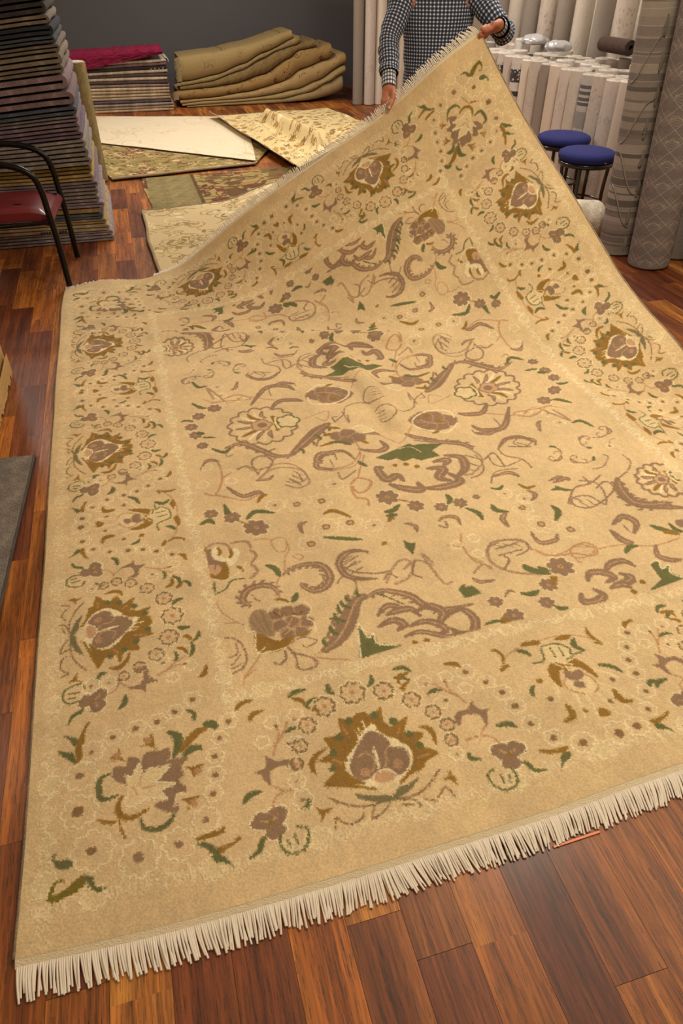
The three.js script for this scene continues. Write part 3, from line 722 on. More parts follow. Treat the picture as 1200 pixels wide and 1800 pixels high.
  ['S', 'M', 6, 560, 1594, 579, 1628, 624, 1628, 634, 1592],
  ['S', 'M', 7, 885, 2302, 926, 2320, 955, 2281, 922, 2252],
  ['S', 'M', 7, 940, 2076, 946, 2149, 990, 2183, 1060, 2171, 1068, 2130],
  ['T', 'M', 21, 971, 2160, 1016, 2181, 1065, 2154],
  ['S', 'P', 5, 1031, 1835, 1088, 1859, 1152, 1873, 1124, 1802, 1082, 1837],
  ['S', 'P', 5, 638, 2132, 692, 2089, 747, 2117, 816, 2114, 775, 2073, 731, 2068],
  ['S', 'M', 8, 1726, 1383, 1776, 1438, 1841, 1440, 1893, 1397, 1877, 1358],
  ['S', 'M', 8, 1726, 1383, 1733, 1336, 1783, 1292, 1790, 1231],
  ['S', 'M', 7, 1668, 1350, 1663, 1300, 1699, 1271, 1783, 1292],
  ['S', 'M', 7, 1598, 1192, 1634, 1243, 1680, 1253, 1735, 1242],
  ['S', 'M', 7, 1821, 1402, 1847, 1372],
  ['T', 'O', 12, 1581, 1166, 1607, 1150, 1634, 1165],
  ['S', 'P', 6, 1567, 813, 1589, 775, 1649, 770, 1703, 784, 1764, 766],
  ['S', 'P', 6, 1677, 780, 1725, 790, 1761, 761, 1726, 734, 1681, 736, 1671, 763],
  ['S', 'M', 7, 1408, 848, 1446, 887, 1498, 884, 1554, 855, 1547, 819, 1499, 803],
  ['S', 'M', 5, 1448, 874, 1473, 854],
  ['S', 'M', 5, 1481, 870, 1504, 845],
  ['S', 'M', 5, 1514, 864, 1534, 835],
  ['S', 'M', 8, 1809, 989, 1846, 1018, 1897, 1006, 1927, 945, 1961, 1015, 1955, 1068, 1912, 1094],
  ['S', 'M', 6, 1848, 989, 1865, 955],
  ['S', 'M', 6, 1879, 992, 1892, 951],
  ['T', 'M', 19, 1817, 1118, 1871, 1127, 1880, 1108],
  ['T', 'O', 14, 1787, 1083, 1823, 1078, 1840, 1057],
  ['S', 'M', 7, 1995, 1133, 2035, 1131, 2083, 1174, 2075, 1194],
  ['S', 'M', 7, 2140, 1167, 2143, 1118, 2100, 1075, 2037, 1041, 2017, 965],
  ['A', 'M', 34, 2045, 1052, 2024, 990, 2027, 921, 2075, 891, 2144, 879],
];
// ---------------------------------------------------------------- the big rug: woven pattern (drawn in millimetres on the rug, one canvas pixel a knot)
const KX = 772, KY = 1024;
const rugCanvas = document.createElement('canvas'); rugCanvas.width = KX; rugCanvas.height = KY;
const INK = { M: '#93775c', G: '#94702c', O: '#6a6c40', C: '#f0e0b4', P: '#bd9068', B: '#8a6e48', K: '#e2cc9c', E: '#7c7450', L: '#c4a078', T: '#a48a68', O2: '#7a6c26', G2: '#7c5a28', P2: '#ccA47a' };
const g2 = rugCanvas.getContext('2d');
{
  const g = g2;
  g.fillStyle = '#dbc193'; g.fillRect(0, 0, KX, KY);
  g.lineCap = 'round'; g.lineJoin = 'round';
  const base = [KX / 2760, 0, 0, KY / 3660, 0, 0];
  function curve(pts, close) {   // smooth line through points
    const n = pts.length / 2, P = (i) => { i = close ? (i + n) % n : clamp(i, 0, n - 1); return [pts[2 * i], pts[2 * i + 1]]; };
    const out = [];
    for (let i = 0; i < (close ? n : n - 1); i++) for (let k = 0; k < 6; k++) { const [a, b, c, d] = [P(i - 1), P(i), P(i + 1), P(i + 2)], f = k / 6; out.push([0, 1].map((q) => 0.5 * (2 * b[q] + (c[q] - a[q]) * f + (2 * a[q] - 5 * b[q] + 4 * c[q] - d[q]) * f * f + (3 * b[q] - a[q] - 3 * c[q] + d[q]) * f * f * f))); }
    if (!close) out.push(P(n - 1));
    return out;
  }
  function path(p, close) { g.beginPath(); p.forEach(([x, y], i) => (i ? g.lineTo(x, y) : g.moveTo(x, y))); if (close) g.closePath(); }
  function stroke(p, colour, w, close) { path(p, close); g.strokeStyle = INK[colour]; g.lineWidth = Math.max(w, 4.2); g.stroke(); }
  function lobes(x, y, r, n, depth, ph = 0) { const p = []; for (let i = 0; i < n * 8; i++) { const a = i / (n * 8) * Math.PI * 2, q = r * (1 - depth + depth * Math.abs(Math.cos(n * a / 2 + ph))); p.push([x + q * Math.cos(a), y + q * Math.sin(a)]); } return p; }
  function blob(x, y, r, colour) { path(lobes(x, y, r, 4, 0.12, x * 0.1), true); g.fillStyle = INK[colour]; g.fill(); }
  function bigPalmette(x, y, r) {   // calyx towards +u
    stroke(lobes(x, y, r * 0.98, 15, 0.13), 'M', 10, true);
    for (let i = -6; i <= 6; i++) { const a = Math.PI + i * 0.29, q = r * (0.78 + 0.06 * (i & 1)), b = r * 0.3; draw(['T', ['M', 'K', 'G', 'C', 'M', 'K'][(i + 12) % 6], i & 1 ? 12 : 16, x + r * 0.12 + b * Math.cos(a), y + b * 1.1 * Math.sin(a), x + 0.6 * q * Math.cos(a + 0.06), y + 0.62 * q * Math.sin(a + 0.06), x + q * Math.cos(a), y + q * Math.sin(a)]); }
    path(lobes(x - r * 0.02, y, r * 0.32, 5, 0.2), true); g.fillStyle = INK.P2; g.fill(); stroke(lobes(x - r * 0.04, y, r * 0.3, 5, 0.2), 'M', 6, true); blob(x - r * 0.02, y, r * 0.14, 'M');
    g.beginPath(); g.ellipse(x + r * 0.3, y, r * 0.24, r * 0.42, 0, -Math.PI / 2, Math.PI / 2); g.fillStyle = INK.G; g.fill();
    path(lobes(x + r * 0.72, y, r * 0.34, 5, 0.22), true); g.fillStyle = INK.K; g.fill(); stroke(lobes(x + r * 0.72, y, r * 0.34, 5, 0.22), 'O', 8, true); stroke(curve([x + r * 0.42, y - r * 0.3, x + r * 0.36, y, x + r * 0.42, y + r * 0.3]), 'C', 9);
  }
  function draw(it) {
    const [t, col, w, ...p] = it; const x = p[0], y = p[1];
    if (t === 'P') { path(p.length > 12 ? curve(p, true) : curve(p, true), true); g.fillStyle = INK[col]; g.fill(); }
    else if (t === 'J') { const q = []; for (let i = 0; i < p.length; i += 2) q.push([p[i], p[i + 1]]); path(q, true); g.fillStyle = INK[col]; g.fill(); stroke(q, col, 5, true); }
    else if (t === 'B') { path(lobes(x, y, w, 5, 0.16, x), true); g.fillStyle = INK[col]; g.fill(); g.globalAlpha = 0.8; stroke(lobes(x, y, w * 0.96, 5, 0.16, x), 'L', 3.6, true); g.globalAlpha = 1; }
    else if (t === 'W5') { path(lobes(x, y, w, 5, 0.3), true); g.fillStyle = INK[col]; g.fill(); stroke(lobes(x, y, w * 0.9, 5, 0.3), 'P', 4, true); blob(x, y, w * 0.3, 'L'); }
    else if (t === 'W3') { for (const pass of [0, 1]) for (const a of [0.35, 2.45, 4.5]) { const cx = x + w * 0.52 * Math.cos(a), cy = y + w * 0.52 * Math.sin(a); path(lobes(cx, cy, w * 0.56 + (pass ? 0 : 5), 3, 0.2, a), true); g.fillStyle = INK[pass ? col : 'C']; g.fill(); } stroke([[x, y], [x + w * 0.5, y + w * 0.2]], 'L', 3); stroke([[x, y], [x - w * 0.4, y + w * 0.35]], 'L', 3); blob(x, y, 6, 'G'); }
    else if (t === 'A') {   // acanthus leaf: tapered body with hooked teeth along one side
      draw(['T', col, w, ...p]); const c = curve(p), n = c.length;
      for (let i = 3; i < n - 3; i += 3) { const [x0, y0] = c[i - 1], [x1, y1] = c[i + 1], l = Math.hypot(x1 - x0, y1 - y0) || 1, tx = (x1 - x0) / l, ty = (y1 - y0) / l, f = Math.sin(Math.PI * i / n), h = Math.max(w, 14) * (0.55 + 0.5 * f); draw(['T', w > 40 && i % 2 ? 'O' : col, Math.max(w * 0.24, 7), c[i][0], c[i][1], c[i][0] + ty * h * 0.75 - tx * h * 0.1, c[i][1] - tx * h * 0.75 - ty * h * 0.1, c[i][0] + ty * h - tx * h * 0.55, c[i][1] - tx * h - ty * h * 0.55]); }
      stroke(c.slice(2, -2), 'L', 3.4);
    }
    else if (t === 'S') { const c = curve(p); stroke(c, col, w * 0.8); if (w > 9 && col === 'M') stroke(c.map(([a, b], i) => [a + 2 * Math.sin(i * 1.7), b + 2 * Math.cos(i * 1.3)]), 'L', 3); }
    else if (t === 'O') stroke(curve(p), col, Math.max(w, 4.6));
    else if (t === 'T') { const c = curve(p), n = c.length, A = [], B = []; c.forEach(([a, b], i) => { const [x0, y0] = c[Math.max(i - 1, 0)], [x1, y1] = c[Math.min(i + 1, n - 1)], l = Math.hypot(x1 - x0, y1 - y0) || 1, f = i / (n - 1), q = Math.max(w, 7) * 0.62 * Math.pow(Math.sin(Math.PI * clamp(f * 0.86 + 0.07, 0, 1)), 0.9); A.push([a - (y1 - y0) / l * q, b + (x1 - x0) / l * q]); B.unshift([a + (y1 - y0) / l * q, b - (x1 - x0) / l * q]); }); path(A.concat(B), true); g.fillStyle = INK[col]; g.fill(); if (w > 12) { stroke(c.slice(Math.floor(n * 0.25), Math.floor(n * 0.75)), col === 'M' ? 'L' : col, 3); } }
    else if (t === 'D') blob(x, y, Math.max(w, 5), col);
    else if (t === 'R') {
      const n = w > 28 ? 8 : 6;
      if (col === 'B') { stroke(lobes(x, y, w, n, 0.2), 'C', 4.5, true); g.setLineDash([20, 9]); stroke(lobes(x, y, w * 0.86, n, 0.2), 'B', 6, true); g.setLineDash([]); blob(x, y, w * 0.2, 'P'); for (let i = 0; i < n; i++) { const a = i / n * 6.283; g.beginPath(); g.moveTo(x + w * 0.3 * Math.cos(a), y + w * 0.3 * Math.sin(a)); g.lineTo(x + w * 0.5 * Math.cos(a), y + w * 0.5 * Math.sin(a)); g.lineWidth = 3; g.strokeStyle = INK.L; g.stroke(); } }
      else { stroke(lobes(x, y, w, n, 0.22), 'C', 4.2, true); blob(x, y, w * (col === 'C2' ? 0.34 : 0.2), col === 'C2' ? 'B' : 'M'); }
    } else if (t === 'R8') { g.globalAlpha = 0.75; stroke(lobes(x, y, w, 8, 0.25), 'C', 4.2, true); g.globalAlpha = 1; blob(x, y, w * 0.34, 'B'); blob(x, y, w * 0.2, 'L'); }
    else if (t === 'U') { stroke(lobes(x, y, Math.max(w, 11), 5, 0.25), 'C', 4.6, true); }
    else if (t === 'F') { path(lobes(x, y, w * 1.1, 7, 0.26), true); g.fillStyle = INK.C; g.fill(); path(lobes(x, y, w * 0.98, 7, 0.26), true); g.fillStyle = INK.M; g.fill(); blob(x, y, w * 0.2, 'L'); blob(x, y, w * 0.1, 'G'); }
    else if (t === 'V') { const [a, b, c, d] = p; stroke(curve([a, b, (a + c) / 2 + 5, (b + d) / 2, c, d]), 'C', 5); stroke(curve([a, b, (a + c) / 2, (b + d) / 2 + 7, lerp(a, c, 0.85), lerp(b, d, 0.85) + 10]), 'K', 5); }
    else if (t === 'Q') bigPalmette(x, y, w);
  }
  const W = 2760, L = 3660;
  function all(list, m, keep) { const [a, b, c, d, e, f] = m; g.save(); g.transform(a, b, c, d, e, f); for (const it of list) if (!keep || keep(it)) draw(it); g.restore(); }
  g.setTransform(...base);
  // soft, uneven dye of the wool
  for (let i = 0; i < 900; i++) { g.globalAlpha = 0.035; g.fillStyle = rnd() < 0.5 ? '#f0d8a4' : '#b4925c'; g.fillRect(rr(-100, W), rr(0, L), rr(80, 700), rr(4, 16)); } g.globalAlpha = 1;
  // guard bands: raised cream scribble with small medallions
  function scribble(map, s0, s1, t0, t1, seed, medallion) {
    let pts = []; const put = (s, t) => { const q = map(s, t); pts.push(q[0], q[1]); };
    for (let pass = 0; pass < 2; pass++) {
      pts = [];
      for (let s = s0, k = 0; s < s1; s += 13, k++) { const n = hash2(k, seed, pass); put(s + (hash2(k, seed, pass + 5) - 0.5) * 34, lerp(t0, t1, (k % 2 ? 0.1 : 0.9) * 0.65 + n * 0.35)); if (pts.length > 24) { g.globalAlpha = t0 < 100 ? 0.5 : 0.8; stroke(curve(pts), 'C', 4.0); pts = pts.slice(-2); if (hash2(k, seed, 9) < 0.4) pts = []; } }
    }
    g.globalAlpha = 0.85;
    for (let s = s0 + medallion / 2; s < s1; s += medallion) { const [x, y] = map(s, (t0 + t1) / 2); path(lobes(x, y, (t1 - t0) * 0.42, 6, 0.2), true); g.fillStyle = INK.K; g.fill(); stroke(lobes(x, y, (t1 - t0) * 0.5, 8, 0.25), 'C', 4.4, true); }
    g.globalAlpha = 1;
  }
  for (const [t0, t1, e, seed] of [[18, 72, 20, 1], [462, 512, 462, 2]]) {
    scribble((s, t) => [t, s], e, L - e, t0, t1, seed, 235); scribble((s, t) => [W - t, s], e, L - e, t0, t1, seed + 10, 235);
    const q = t0 < 100 ? 40 : 20; scribble((s, t) => [s, t + q], e, W - e, t0, t1, seed + 20, 240); scribble((s, t) => [s, L - t - q], e, W - e, t0, t1, seed + 30, 240);
  }
  // field: drawn once and once more turned by half a circle, clipped to the inner frame
  g.save(); g.beginPath(); g.rect(512, 535, W - 1024, L - 1070); g.clip();
  all(FIELD, [1, 0, 0, 1, 0, 0]); all(FIELD, [-1, 0, 0, -1, W, L + 25]);
  // small curls, buds and leaves wherever the ground is still bare; again in pairs turned by half a circle
  {
    let tries = 0, placed = 0;
    while (tries++ < 900 && placed < 120) {
      const x = rr(540, W - 540), y = rr(570, L - 570), px = Math.round(x * KX / 2760), py = Math.round(y * KY / 3660), R = 15;
      const im = g.getImageData(px - R, py - R, 2 * R + 1, 2 * R + 1).data; let busy = 0;
      for (let i = 0; i < im.length; i += 4) if (Math.abs(im[i] - 219) + Math.abs(im[i + 1] - 193) + Math.abs(im[i + 2] - 147) > 44) busy++;
      if (busy > 14) continue;
      placed++; const an = rr(0, 6.28), k = rnd(), sz = rr(0.8, 1.25);
      for (const m of [[1, 0, 0, 1, 0, 0], [-1, 0, 0, -1, W, L]]) {
        g.save(); g.transform(...m); g.translate(x, y); g.rotate(an); g.scale(sz, sz * (placed % 2 ? 1 : -1));
        if (k < 0.55) { stroke(curve([-46, 18, -20, 22, 8, 8, 26, -14, 22, -36, 4, -42, -6, -30, 4, -22]), 'M', 5); stroke(curve([-20, 22, -26, 2, -14, -8]), 'M', 4.2); draw(['T', 'M', 13, 8, 8, 24, -8, 23, -34]); if (k < 0.25) draw(['T', 'O', 11, -46, 18, -58, 10, -64, -4]); }
        else if (k < 0.75) { draw(['T', rnd() < 0.5 ? 'O' : 'G', 12, -26, 0, 0, -8, 26, 4]); draw(['S', 'P', 4, -26, 0, -44, 12, -50, 30]); }
        else { draw(['U', 'C', 13, 0, 0]); draw(['D', 'B', 5, 0, 0]); draw(['S', 'P', 4, 12, 4, 34, 16, 40, 34]); }
        g.restore();
      }
    }
  }
  g.restore();
  // border units: near side and left side, then the same turned by half a circle
  const noChain = (it) => it[1] !== 'C2';
  for (const half of [0, 1]) {
    g.setTransform(...base); if (half) g.transform(-1, 0, 0, -1, W, L);
    for (const [m0, k] of [[822, 1.12], [W - 822, 1.12]]) for (const sgn of [1, -1]) { const inner = (sgn > 0) === (m0 < W / 2); all(FILL, [sgn * k, 0, 0, 1, m0, 0], inner ? null : noChain); }
    for (const m0 of [858, 1845, L - 858]) for (const sgn of [1, -1]) { const inner = m0 === 1845 || (sgn > 0) === (m0 < L / 2); all(FILL, [0, sgn, 1, 0, 0, m0], inner ? null : noChain); }
    all(TULIP, [1, 0, 0, 1, W / 2, 0]); for (const t0 of [1346, L - 1330]) all(TULIP, [0, 1, 1, 0, 0, t0]);
    for (const m0 of [822, W - 822]) all(MAIN, [m0 > W / 2 ? -1 : 1, 0, 0, 1, m0, 0]);
    for (const m0 of [858, 1845, L - 845]) all(MAIN, [0, m0 > 1900 ? -1 : 1, 0.94, 0, -30, m0]);
    all(CORNER, [1, 0, 0, 1, 0, 0]); all(CORNER, [-1, 0, 0, 1, W, 0]);
  }
}
const rugPixels = g2.getImageData(0, 0, KX, KY).data;
// two texels a knot; every knot has its own slightly different wool
const rugMap = dataTexture(KX * 2, KY * 2, (x, y) => {
  const jx = clamp((x >> 1) + (hash2(x >> 1, y >> 1, 31) < 0.16 ? 1 : 0), 0, KX - 1), jy = clamp((y >> 1) + (hash2(x >> 1, y >> 1, 32) < 0.16 ? 1 : 0), 0, KY - 1), k = (jy * KX + jx) * 4;
  const s = 0.93 + 0.1 * hash2(x >> 1, y >> 1, 33) + 0.07 * (noise2(x / 60, y / 60, 34) - 0.5) + 0.05 * (noise2(x / 9, y / 14, 35) - 0.5) - (y & 1 ? 0.025 : 0);
  return [clamp(rugPixels[k] * s, 0, 255), clamp(rugPixels[k + 1] * s, 0, 255), clamp(rugPixels[k + 2] * s, 0, 255)];
});
const rugBump = dataTexture(KX * 2, KY * 2, (x, y) => {
  const k = ((y >> 1) * KX + (x >> 1)) * 4, lum = rugPixels[k] + rugPixels[k + 1] + rugPixels[k + 2];
  const silk = lum > 600 ? 70 : 0, carved = lum < 420 ? -14 : 0;
  return 110 + silk + carved + 46 * (hash2(x >> 1, y >> 1, 36) - 0.5) + 20 * (hash2(x, y, 37) - 0.5) - (y & 1 ? 16 : 0) + 26 * (noise2(x / 5, y / 5, 38) - 0.5);
}, false);
const rugMaterial = new THREE.MeshPhysicalMaterial({ map: rugMap, bumpMap: rugBump, bumpScale: 0.0035, roughness: 0.9, sheen: 0.25, sheenRoughness: 0.6, sheenColor: srgb(240, 220, 180), side: THREE.DoubleSide });
const rugBack = textile(srgb(196, 172, 126)), rugEdge = textile(srgb(178, 160, 130)), kilim = new THREE.MeshStandardMaterial({ color: srgb(232, 218, 184), roughness: 0.95, bumpMap: pileBump, bumpScale: 0.003, side: THREE.DoubleSide }), fringeMat = new THREE.MeshStandardMaterial({ color: srgb(238, 229, 213), roughness: 0.9 });
{
  const TH = 0.011;
  const at = (u, v, h) => { const p = rugPoint(u, v), n = rugNormal(u, v); return p.addScaledVector(n, h); };
  const nx = 150, ny = 200;
  part('pile', grid(nx, ny, (a, b) => { const u = a * RW, v = b * RL, p = at(u, v, TH); return [p.x, p.y, p.z, a, b]; }), rugMaterial, rug);
  part('backing', grid(70, 90, (a, b) => { const u = a * RW, v = b * RL, p = at(u, v, 0.0015); return [p.x, p.y, p.z, u, v]; }), rugBack, rug, { label: 'plain beige woven back of the rug' });
  // overcast side edges and flat-woven ends
  for (const u of [0, RW]) part('selvedge', grid(8, 150, (a, b) => { const an = (a - 0.5) * Math.PI * 1.1, s = u ? 1 : -1, v = b * RL, p = at(u + s * 0.006 * Math.cos(an), v, 0.006 + 0.0065 * Math.sin(an)); p.y += 0.0004 * Math.sin(v * 900); return [p.x, p.y, p.z, a * 0.02, v]; }), rugEdge, rug);
  for (const end of [0, 1]) {
    const out = (w) => (end ? RL + w : -w);
    part('kilim_end', grid(160, 6, (a, b) => { const u = a * RW, h = lerp(0.0108, 0.004, b), wob = 0.003 * noise2(u * 7, end, 41), p = at(u, out(b * (0.016 + wob) - 0.001), h); return [p.x, p.y, p.z, u, b * 0.03]; }), kilim, rug, { label: 'flat woven cream band at the end of the rug' });
    // knotted strands: small groups lean together
    const list = [];
    const step = end ? 0.0066 : 0.0041; let lean = 0;
    for (let u = 0.004, k = 0; u < RW; u += step, k++) {
      if (k % 7 === 0) lean = lerp(lean, (noise2(u * 5, 3 + end, 42) - 0.5) * 2.2 + (hash2(k, 1, 43) - 0.5) * 0.9, 0.65);
      const len = (end ? 0.056 : 0.058) * (0.82 + 0.3 * hash2(k, 2, 44)), sway = lean * 0.24 + (hash2(k, 3, 45) - 0.5) * 0.2, r = 0.0021 + 0.0006 * hash2(k, 4, 46);
      const p0 = at(u, out(0.014), 0.005), q = at(u, out(0.034), 0.005), dir = q.clone().sub(p0).normalize(), side = rugPoint(u + 0.01, out(0)).sub(rugPoint(u - 0.01, out(0))).normalize();
      const lifted = p0.y > 0.04 ? 1 : 0, pts = [];
      for (let s = 0; s <= 3; s++) { const f = s / 3, p = p0.clone().addScaledVector(dir, len * f * (1 - 0.08 * Math.abs(sway))).addScaledVector(side, sway * len * f * (0.6 + 0.4 * f)); if (lifted) p.y -= 0.012 * f * f; else p.y = Math.max(lerp(p0.y, r + 0.001, Math.min(1, f * 1.6)) + 0.006 * Math.sin(f * 3.1) * hash2(k, 5, 47), r); pts.push(p.toArray()); }
      list.push(tube(pts, r, 5, 5));
    }
    part('fringe', merge(list), fringeMat, rug, { kind: 'stuff', label: end ? 'short cream fringe along the raised far end' : 'long greyish cream fringe along the near end' });
  }
}
// ---------------------------------------------------------------- folded rugs in stacks
const ORDINAL = ['bottom', 'second', 'third', 'fourth', 'fifth', 'sixth', 'seventh', 'eighth', 'ninth', 'tenth', 'eleventh', 'twelfth', 'thirteenth', 'fourteenth', 'fifteenth', 'sixteenth', 'seventeenth', 'eighteenth', 'nineteenth', 'twentieth', 'twenty-first', 'twenty-second', 'twenty-third', 'twenty-fourth', 'twenty-fifth', 'twenty-sixth', 'twenty-seventh', 'twenty-eighth', 'twenty-ninth', 'thirtieth'];
// a rug folded to and fro: local x across (first fold at x = w), y up, depth along -z; warp moves whole stacks together
function foldedGeometry(w, d, h, layers, y0, seed, warp) {
  const pitch = h / layers, th = pitch * 0.86, line = [];
  for (let i = 0; i < layers; i++) {
    const right = i % 2 === 0, y = (i + 0.5) * pitch, xa = pitch * 0.6 + (i === 0 ? 0.03 * hash2(seed, 1) : 0), xb = w - pitch * 0.6 - 0.012 * hash2(seed, i, 2);
    for (let k = 0; k <= 7; k++) line.push([lerp(right ? xa : xb, right ? xb : xa, k / 7), y]);
    if (i < layers - 1) for (let k = 1; k < 6; k++) { const an = k / 6 * Math.PI; line.push([(right ? xb : xa) + (right ? 1 : -1) * pitch * 0.5 * Math.sin(an), y + pitch * 0.5 * (1 - Math.cos(an))]); }
  }
  const n = line.length, nd = 8, pos = [], uv = [], ix = [];
  const off = line.map((p, i) => { const a = line[Math.max(i - 1, 0)], b = line[Math.min(i + 1, n - 1)], l = Math.hypot(b[0] - a[0], b[1] - a[1]) || 1; return [-(b[1] - a[1]) / l, (b[0] - a[0]) / l]; });
  let len = 0; const run = line.map((p, i) => { if (i) len += Math.hypot(p[0] - line[i - 1][0], p[1] - line[i - 1][1]); return len; });
  const push = (i, s, k) => {
    const f = k / nd, p = line[i], front = 0.014 * (noise2(run[i] * 3, seed * 1.7, 3) - 0.5) * (1 - f), e = (k === 0 || k === nd) ? 0.72 : 1;
    let x = p[0] + off[i][0] * s * th / 2 * e, y = p[1] + off[i][1] * s * th / 2 * e, z = -f * d + front;
    x += 0.012 * (noise2(z * 4 + seed, p[1] * 9, 5) - 0.5);
    y += y0 + warp(x, y0 + p[1], z, seed); pos.push(x, y, z); uv.push(run[i], f * d + s * 0.01);
  };
  const idx = (i, s, k) => (i * 2 + s) * (nd + 1) + k;
  for (let i = 0; i < n; i++) for (const s of [0, 1]) for (let k = 0; k <= nd; k++) push(i, s ? 1 : -1, k);
  for (let i = 0; i < n - 1; i++) {
    for (let k = 0; k < nd; k++) { let a = idx(i, 1, k), b = idx(i + 1, 1, k), c = idx(i, 1, k + 1), e = idx(i + 1, 1, k + 1); ix.push(a, b, e, a, e, c); a = idx(i, 0, k); b = idx(i + 1, 0, k); c = idx(i, 0, k + 1); e = idx(i + 1, 0, k + 1); ix.push(a, e, b, a, c, e); }
    for (const k of [0, nd]) { const a = idx(i, 0, k), b = idx(i + 1, 0, k), c = idx(i, 1, k), e = idx(i + 1, 1, k); k ? ix.push(a, e, b, a, c, e) : ix.push(a, b, e, a, e, c); }
  }
  for (const i of [0, n - 1]) for (let k = 0; k < nd; k++) { const a = idx(i, 0, k), b = idx(i, 0, k + 1), c = idx(i, 1, k), e = idx(i, 1, k + 1); i ? ix.push(a, b, e, a, e, c) : ix.push(a, e, b, a, c, e); }
  let g = new THREE.BufferGeometry(); g.setAttribute('position', new THREE.Float32BufferAttribute(pos, 3)); g.setAttribute('uv', new THREE.Float32BufferAttribute(uv, 2)); g.setIndex(ix); g = g.toNonIndexed(); g.computeVertexNormals();
  return g;
}
{ // the tall stack at the left, thirty rugs, folds towards the floor rugs
  const LIST = [['lilac grey', 178, 166, 172, 0.040, 2], ['pale lilac grey', 190, 180, 186, 0.034, 2], ['cream dark-dashed', 206, 184, 146, 0.046, 2], ['tan', 198, 170, 126, 0.034, 2], ['slate blue', 110, 118, 128, 0.036, 2], ['golden tan', 196, 166, 112, 0.040, 1], ['pale violet', 176, 160, 172, 0.036, 2], ['grey taupe', 164, 154, 148, 0.046, 2], ['ash grey', 158, 150, 146, 0.046, 2], ['violet grey', 150, 134, 146, 0.036, 2], ['ochre beige', 198, 170, 110, 0.042, 2], ['mustard', 150, 122, 58, 0.044, 2], ['warm grey', 168, 158, 148, 0.050, 2], ['stone grey', 160, 152, 146, 0.052, 2], ['pale grey', 172, 164, 156, 0.044, 2], ['plum grey', 138, 116, 134, 0.042, 2], ['grey mauve', 146, 126, 136, 0.046, 2], ['dusty grey', 150, 138, 142, 0.036, 2], ['blue grey', 96, 102, 114, 0.050, 2], ['rosy mauve', 156, 130, 136, 0.08, 2], ['thick mauve', 162, 138, 144, 0.085, 2], ['taupe', 142, 128, 116, 0.046, 2], ['greige', 152, 140, 122, 0.062, 2], ['brown grey', 136, 124, 112, 0.042, 2], ['dark slate', 84, 90, 98, 0.040, 2], ['navy black', 52, 58, 68, 0.052, 2], ['sand taupe', 148, 134, 118, 0.050, 2], ['charcoal', 70, 66, 64, 0.062, 2], ['soot grey', 60, 58, 58, 0.052, 2]];
  const d = 1.12; let y = 0.002;
  const warp = (x, yy, z, s) => -0.075 * yy * smooth(0.1, 0.9, yy) * clamp(1 - x / 0.82, 0, 1.1) + 0.022 * (noise2(x * 2.2, yy * 2 + 3, 51) - 0.5) * smooth(0, 0.3, yy) + 0.012 * (noise2(z * 2.5, yy * 3, 52) - 0.5) * smooth(0, 0.15, yy) + 0.012 * smooth(0.9, 0.3, yy) * smooth(0, 0.12, yy) * (0.5 - x);
  LIST.forEach(([colour, r, g, b, h, layers], i) => {
    const right = 0.285 - 0.085 * (y / 1.1) + 0.02 * (hash2(i, 7) - 0.5) + (i < 4 ? 0.01 : 0), w = 0.86 + 0.05 * (hash2(i, 8) - 0.5) - (i < 2 ? 0.06 : 0);
    const label = i ? `${colour} folded rug, ${ORDINAL[i]} from the bottom of the tall left stack` : `${colour} folded rug at the very bottom of the tall left stack`;
    const t = thing('folded_rug', label, 'rug', room(right - w, 0, 4.56 + 0.015 * (hash2(i, 9) - 0.5)), TURN, 'folded rugs in the tall left stack');
    part('folded_pile', foldedGeometry(w, d + 0.04 * (hash2(i, 10) - 0.5), h, layers + (h > 0.04 && layers < 3 ? 0 : 0), y, i + 1, warp), textile(srgb(r, g, b)), t);
    if (i === 2) for (let k = 0; k < 7; k++) { const g2b = new THREE.BoxGeometry(0.012, 0.012, 0.004); const m = part('woven_mark', g2b, textile(srgb(74, 56, 44)), t, { label: 'small dark woven dash' }); m.position.set(0.42 + 0.018 * k + (k > 3 ? 0.05 : 0), y + 0.012, 0.006); }
    y += h + 0.0012;
  });
}
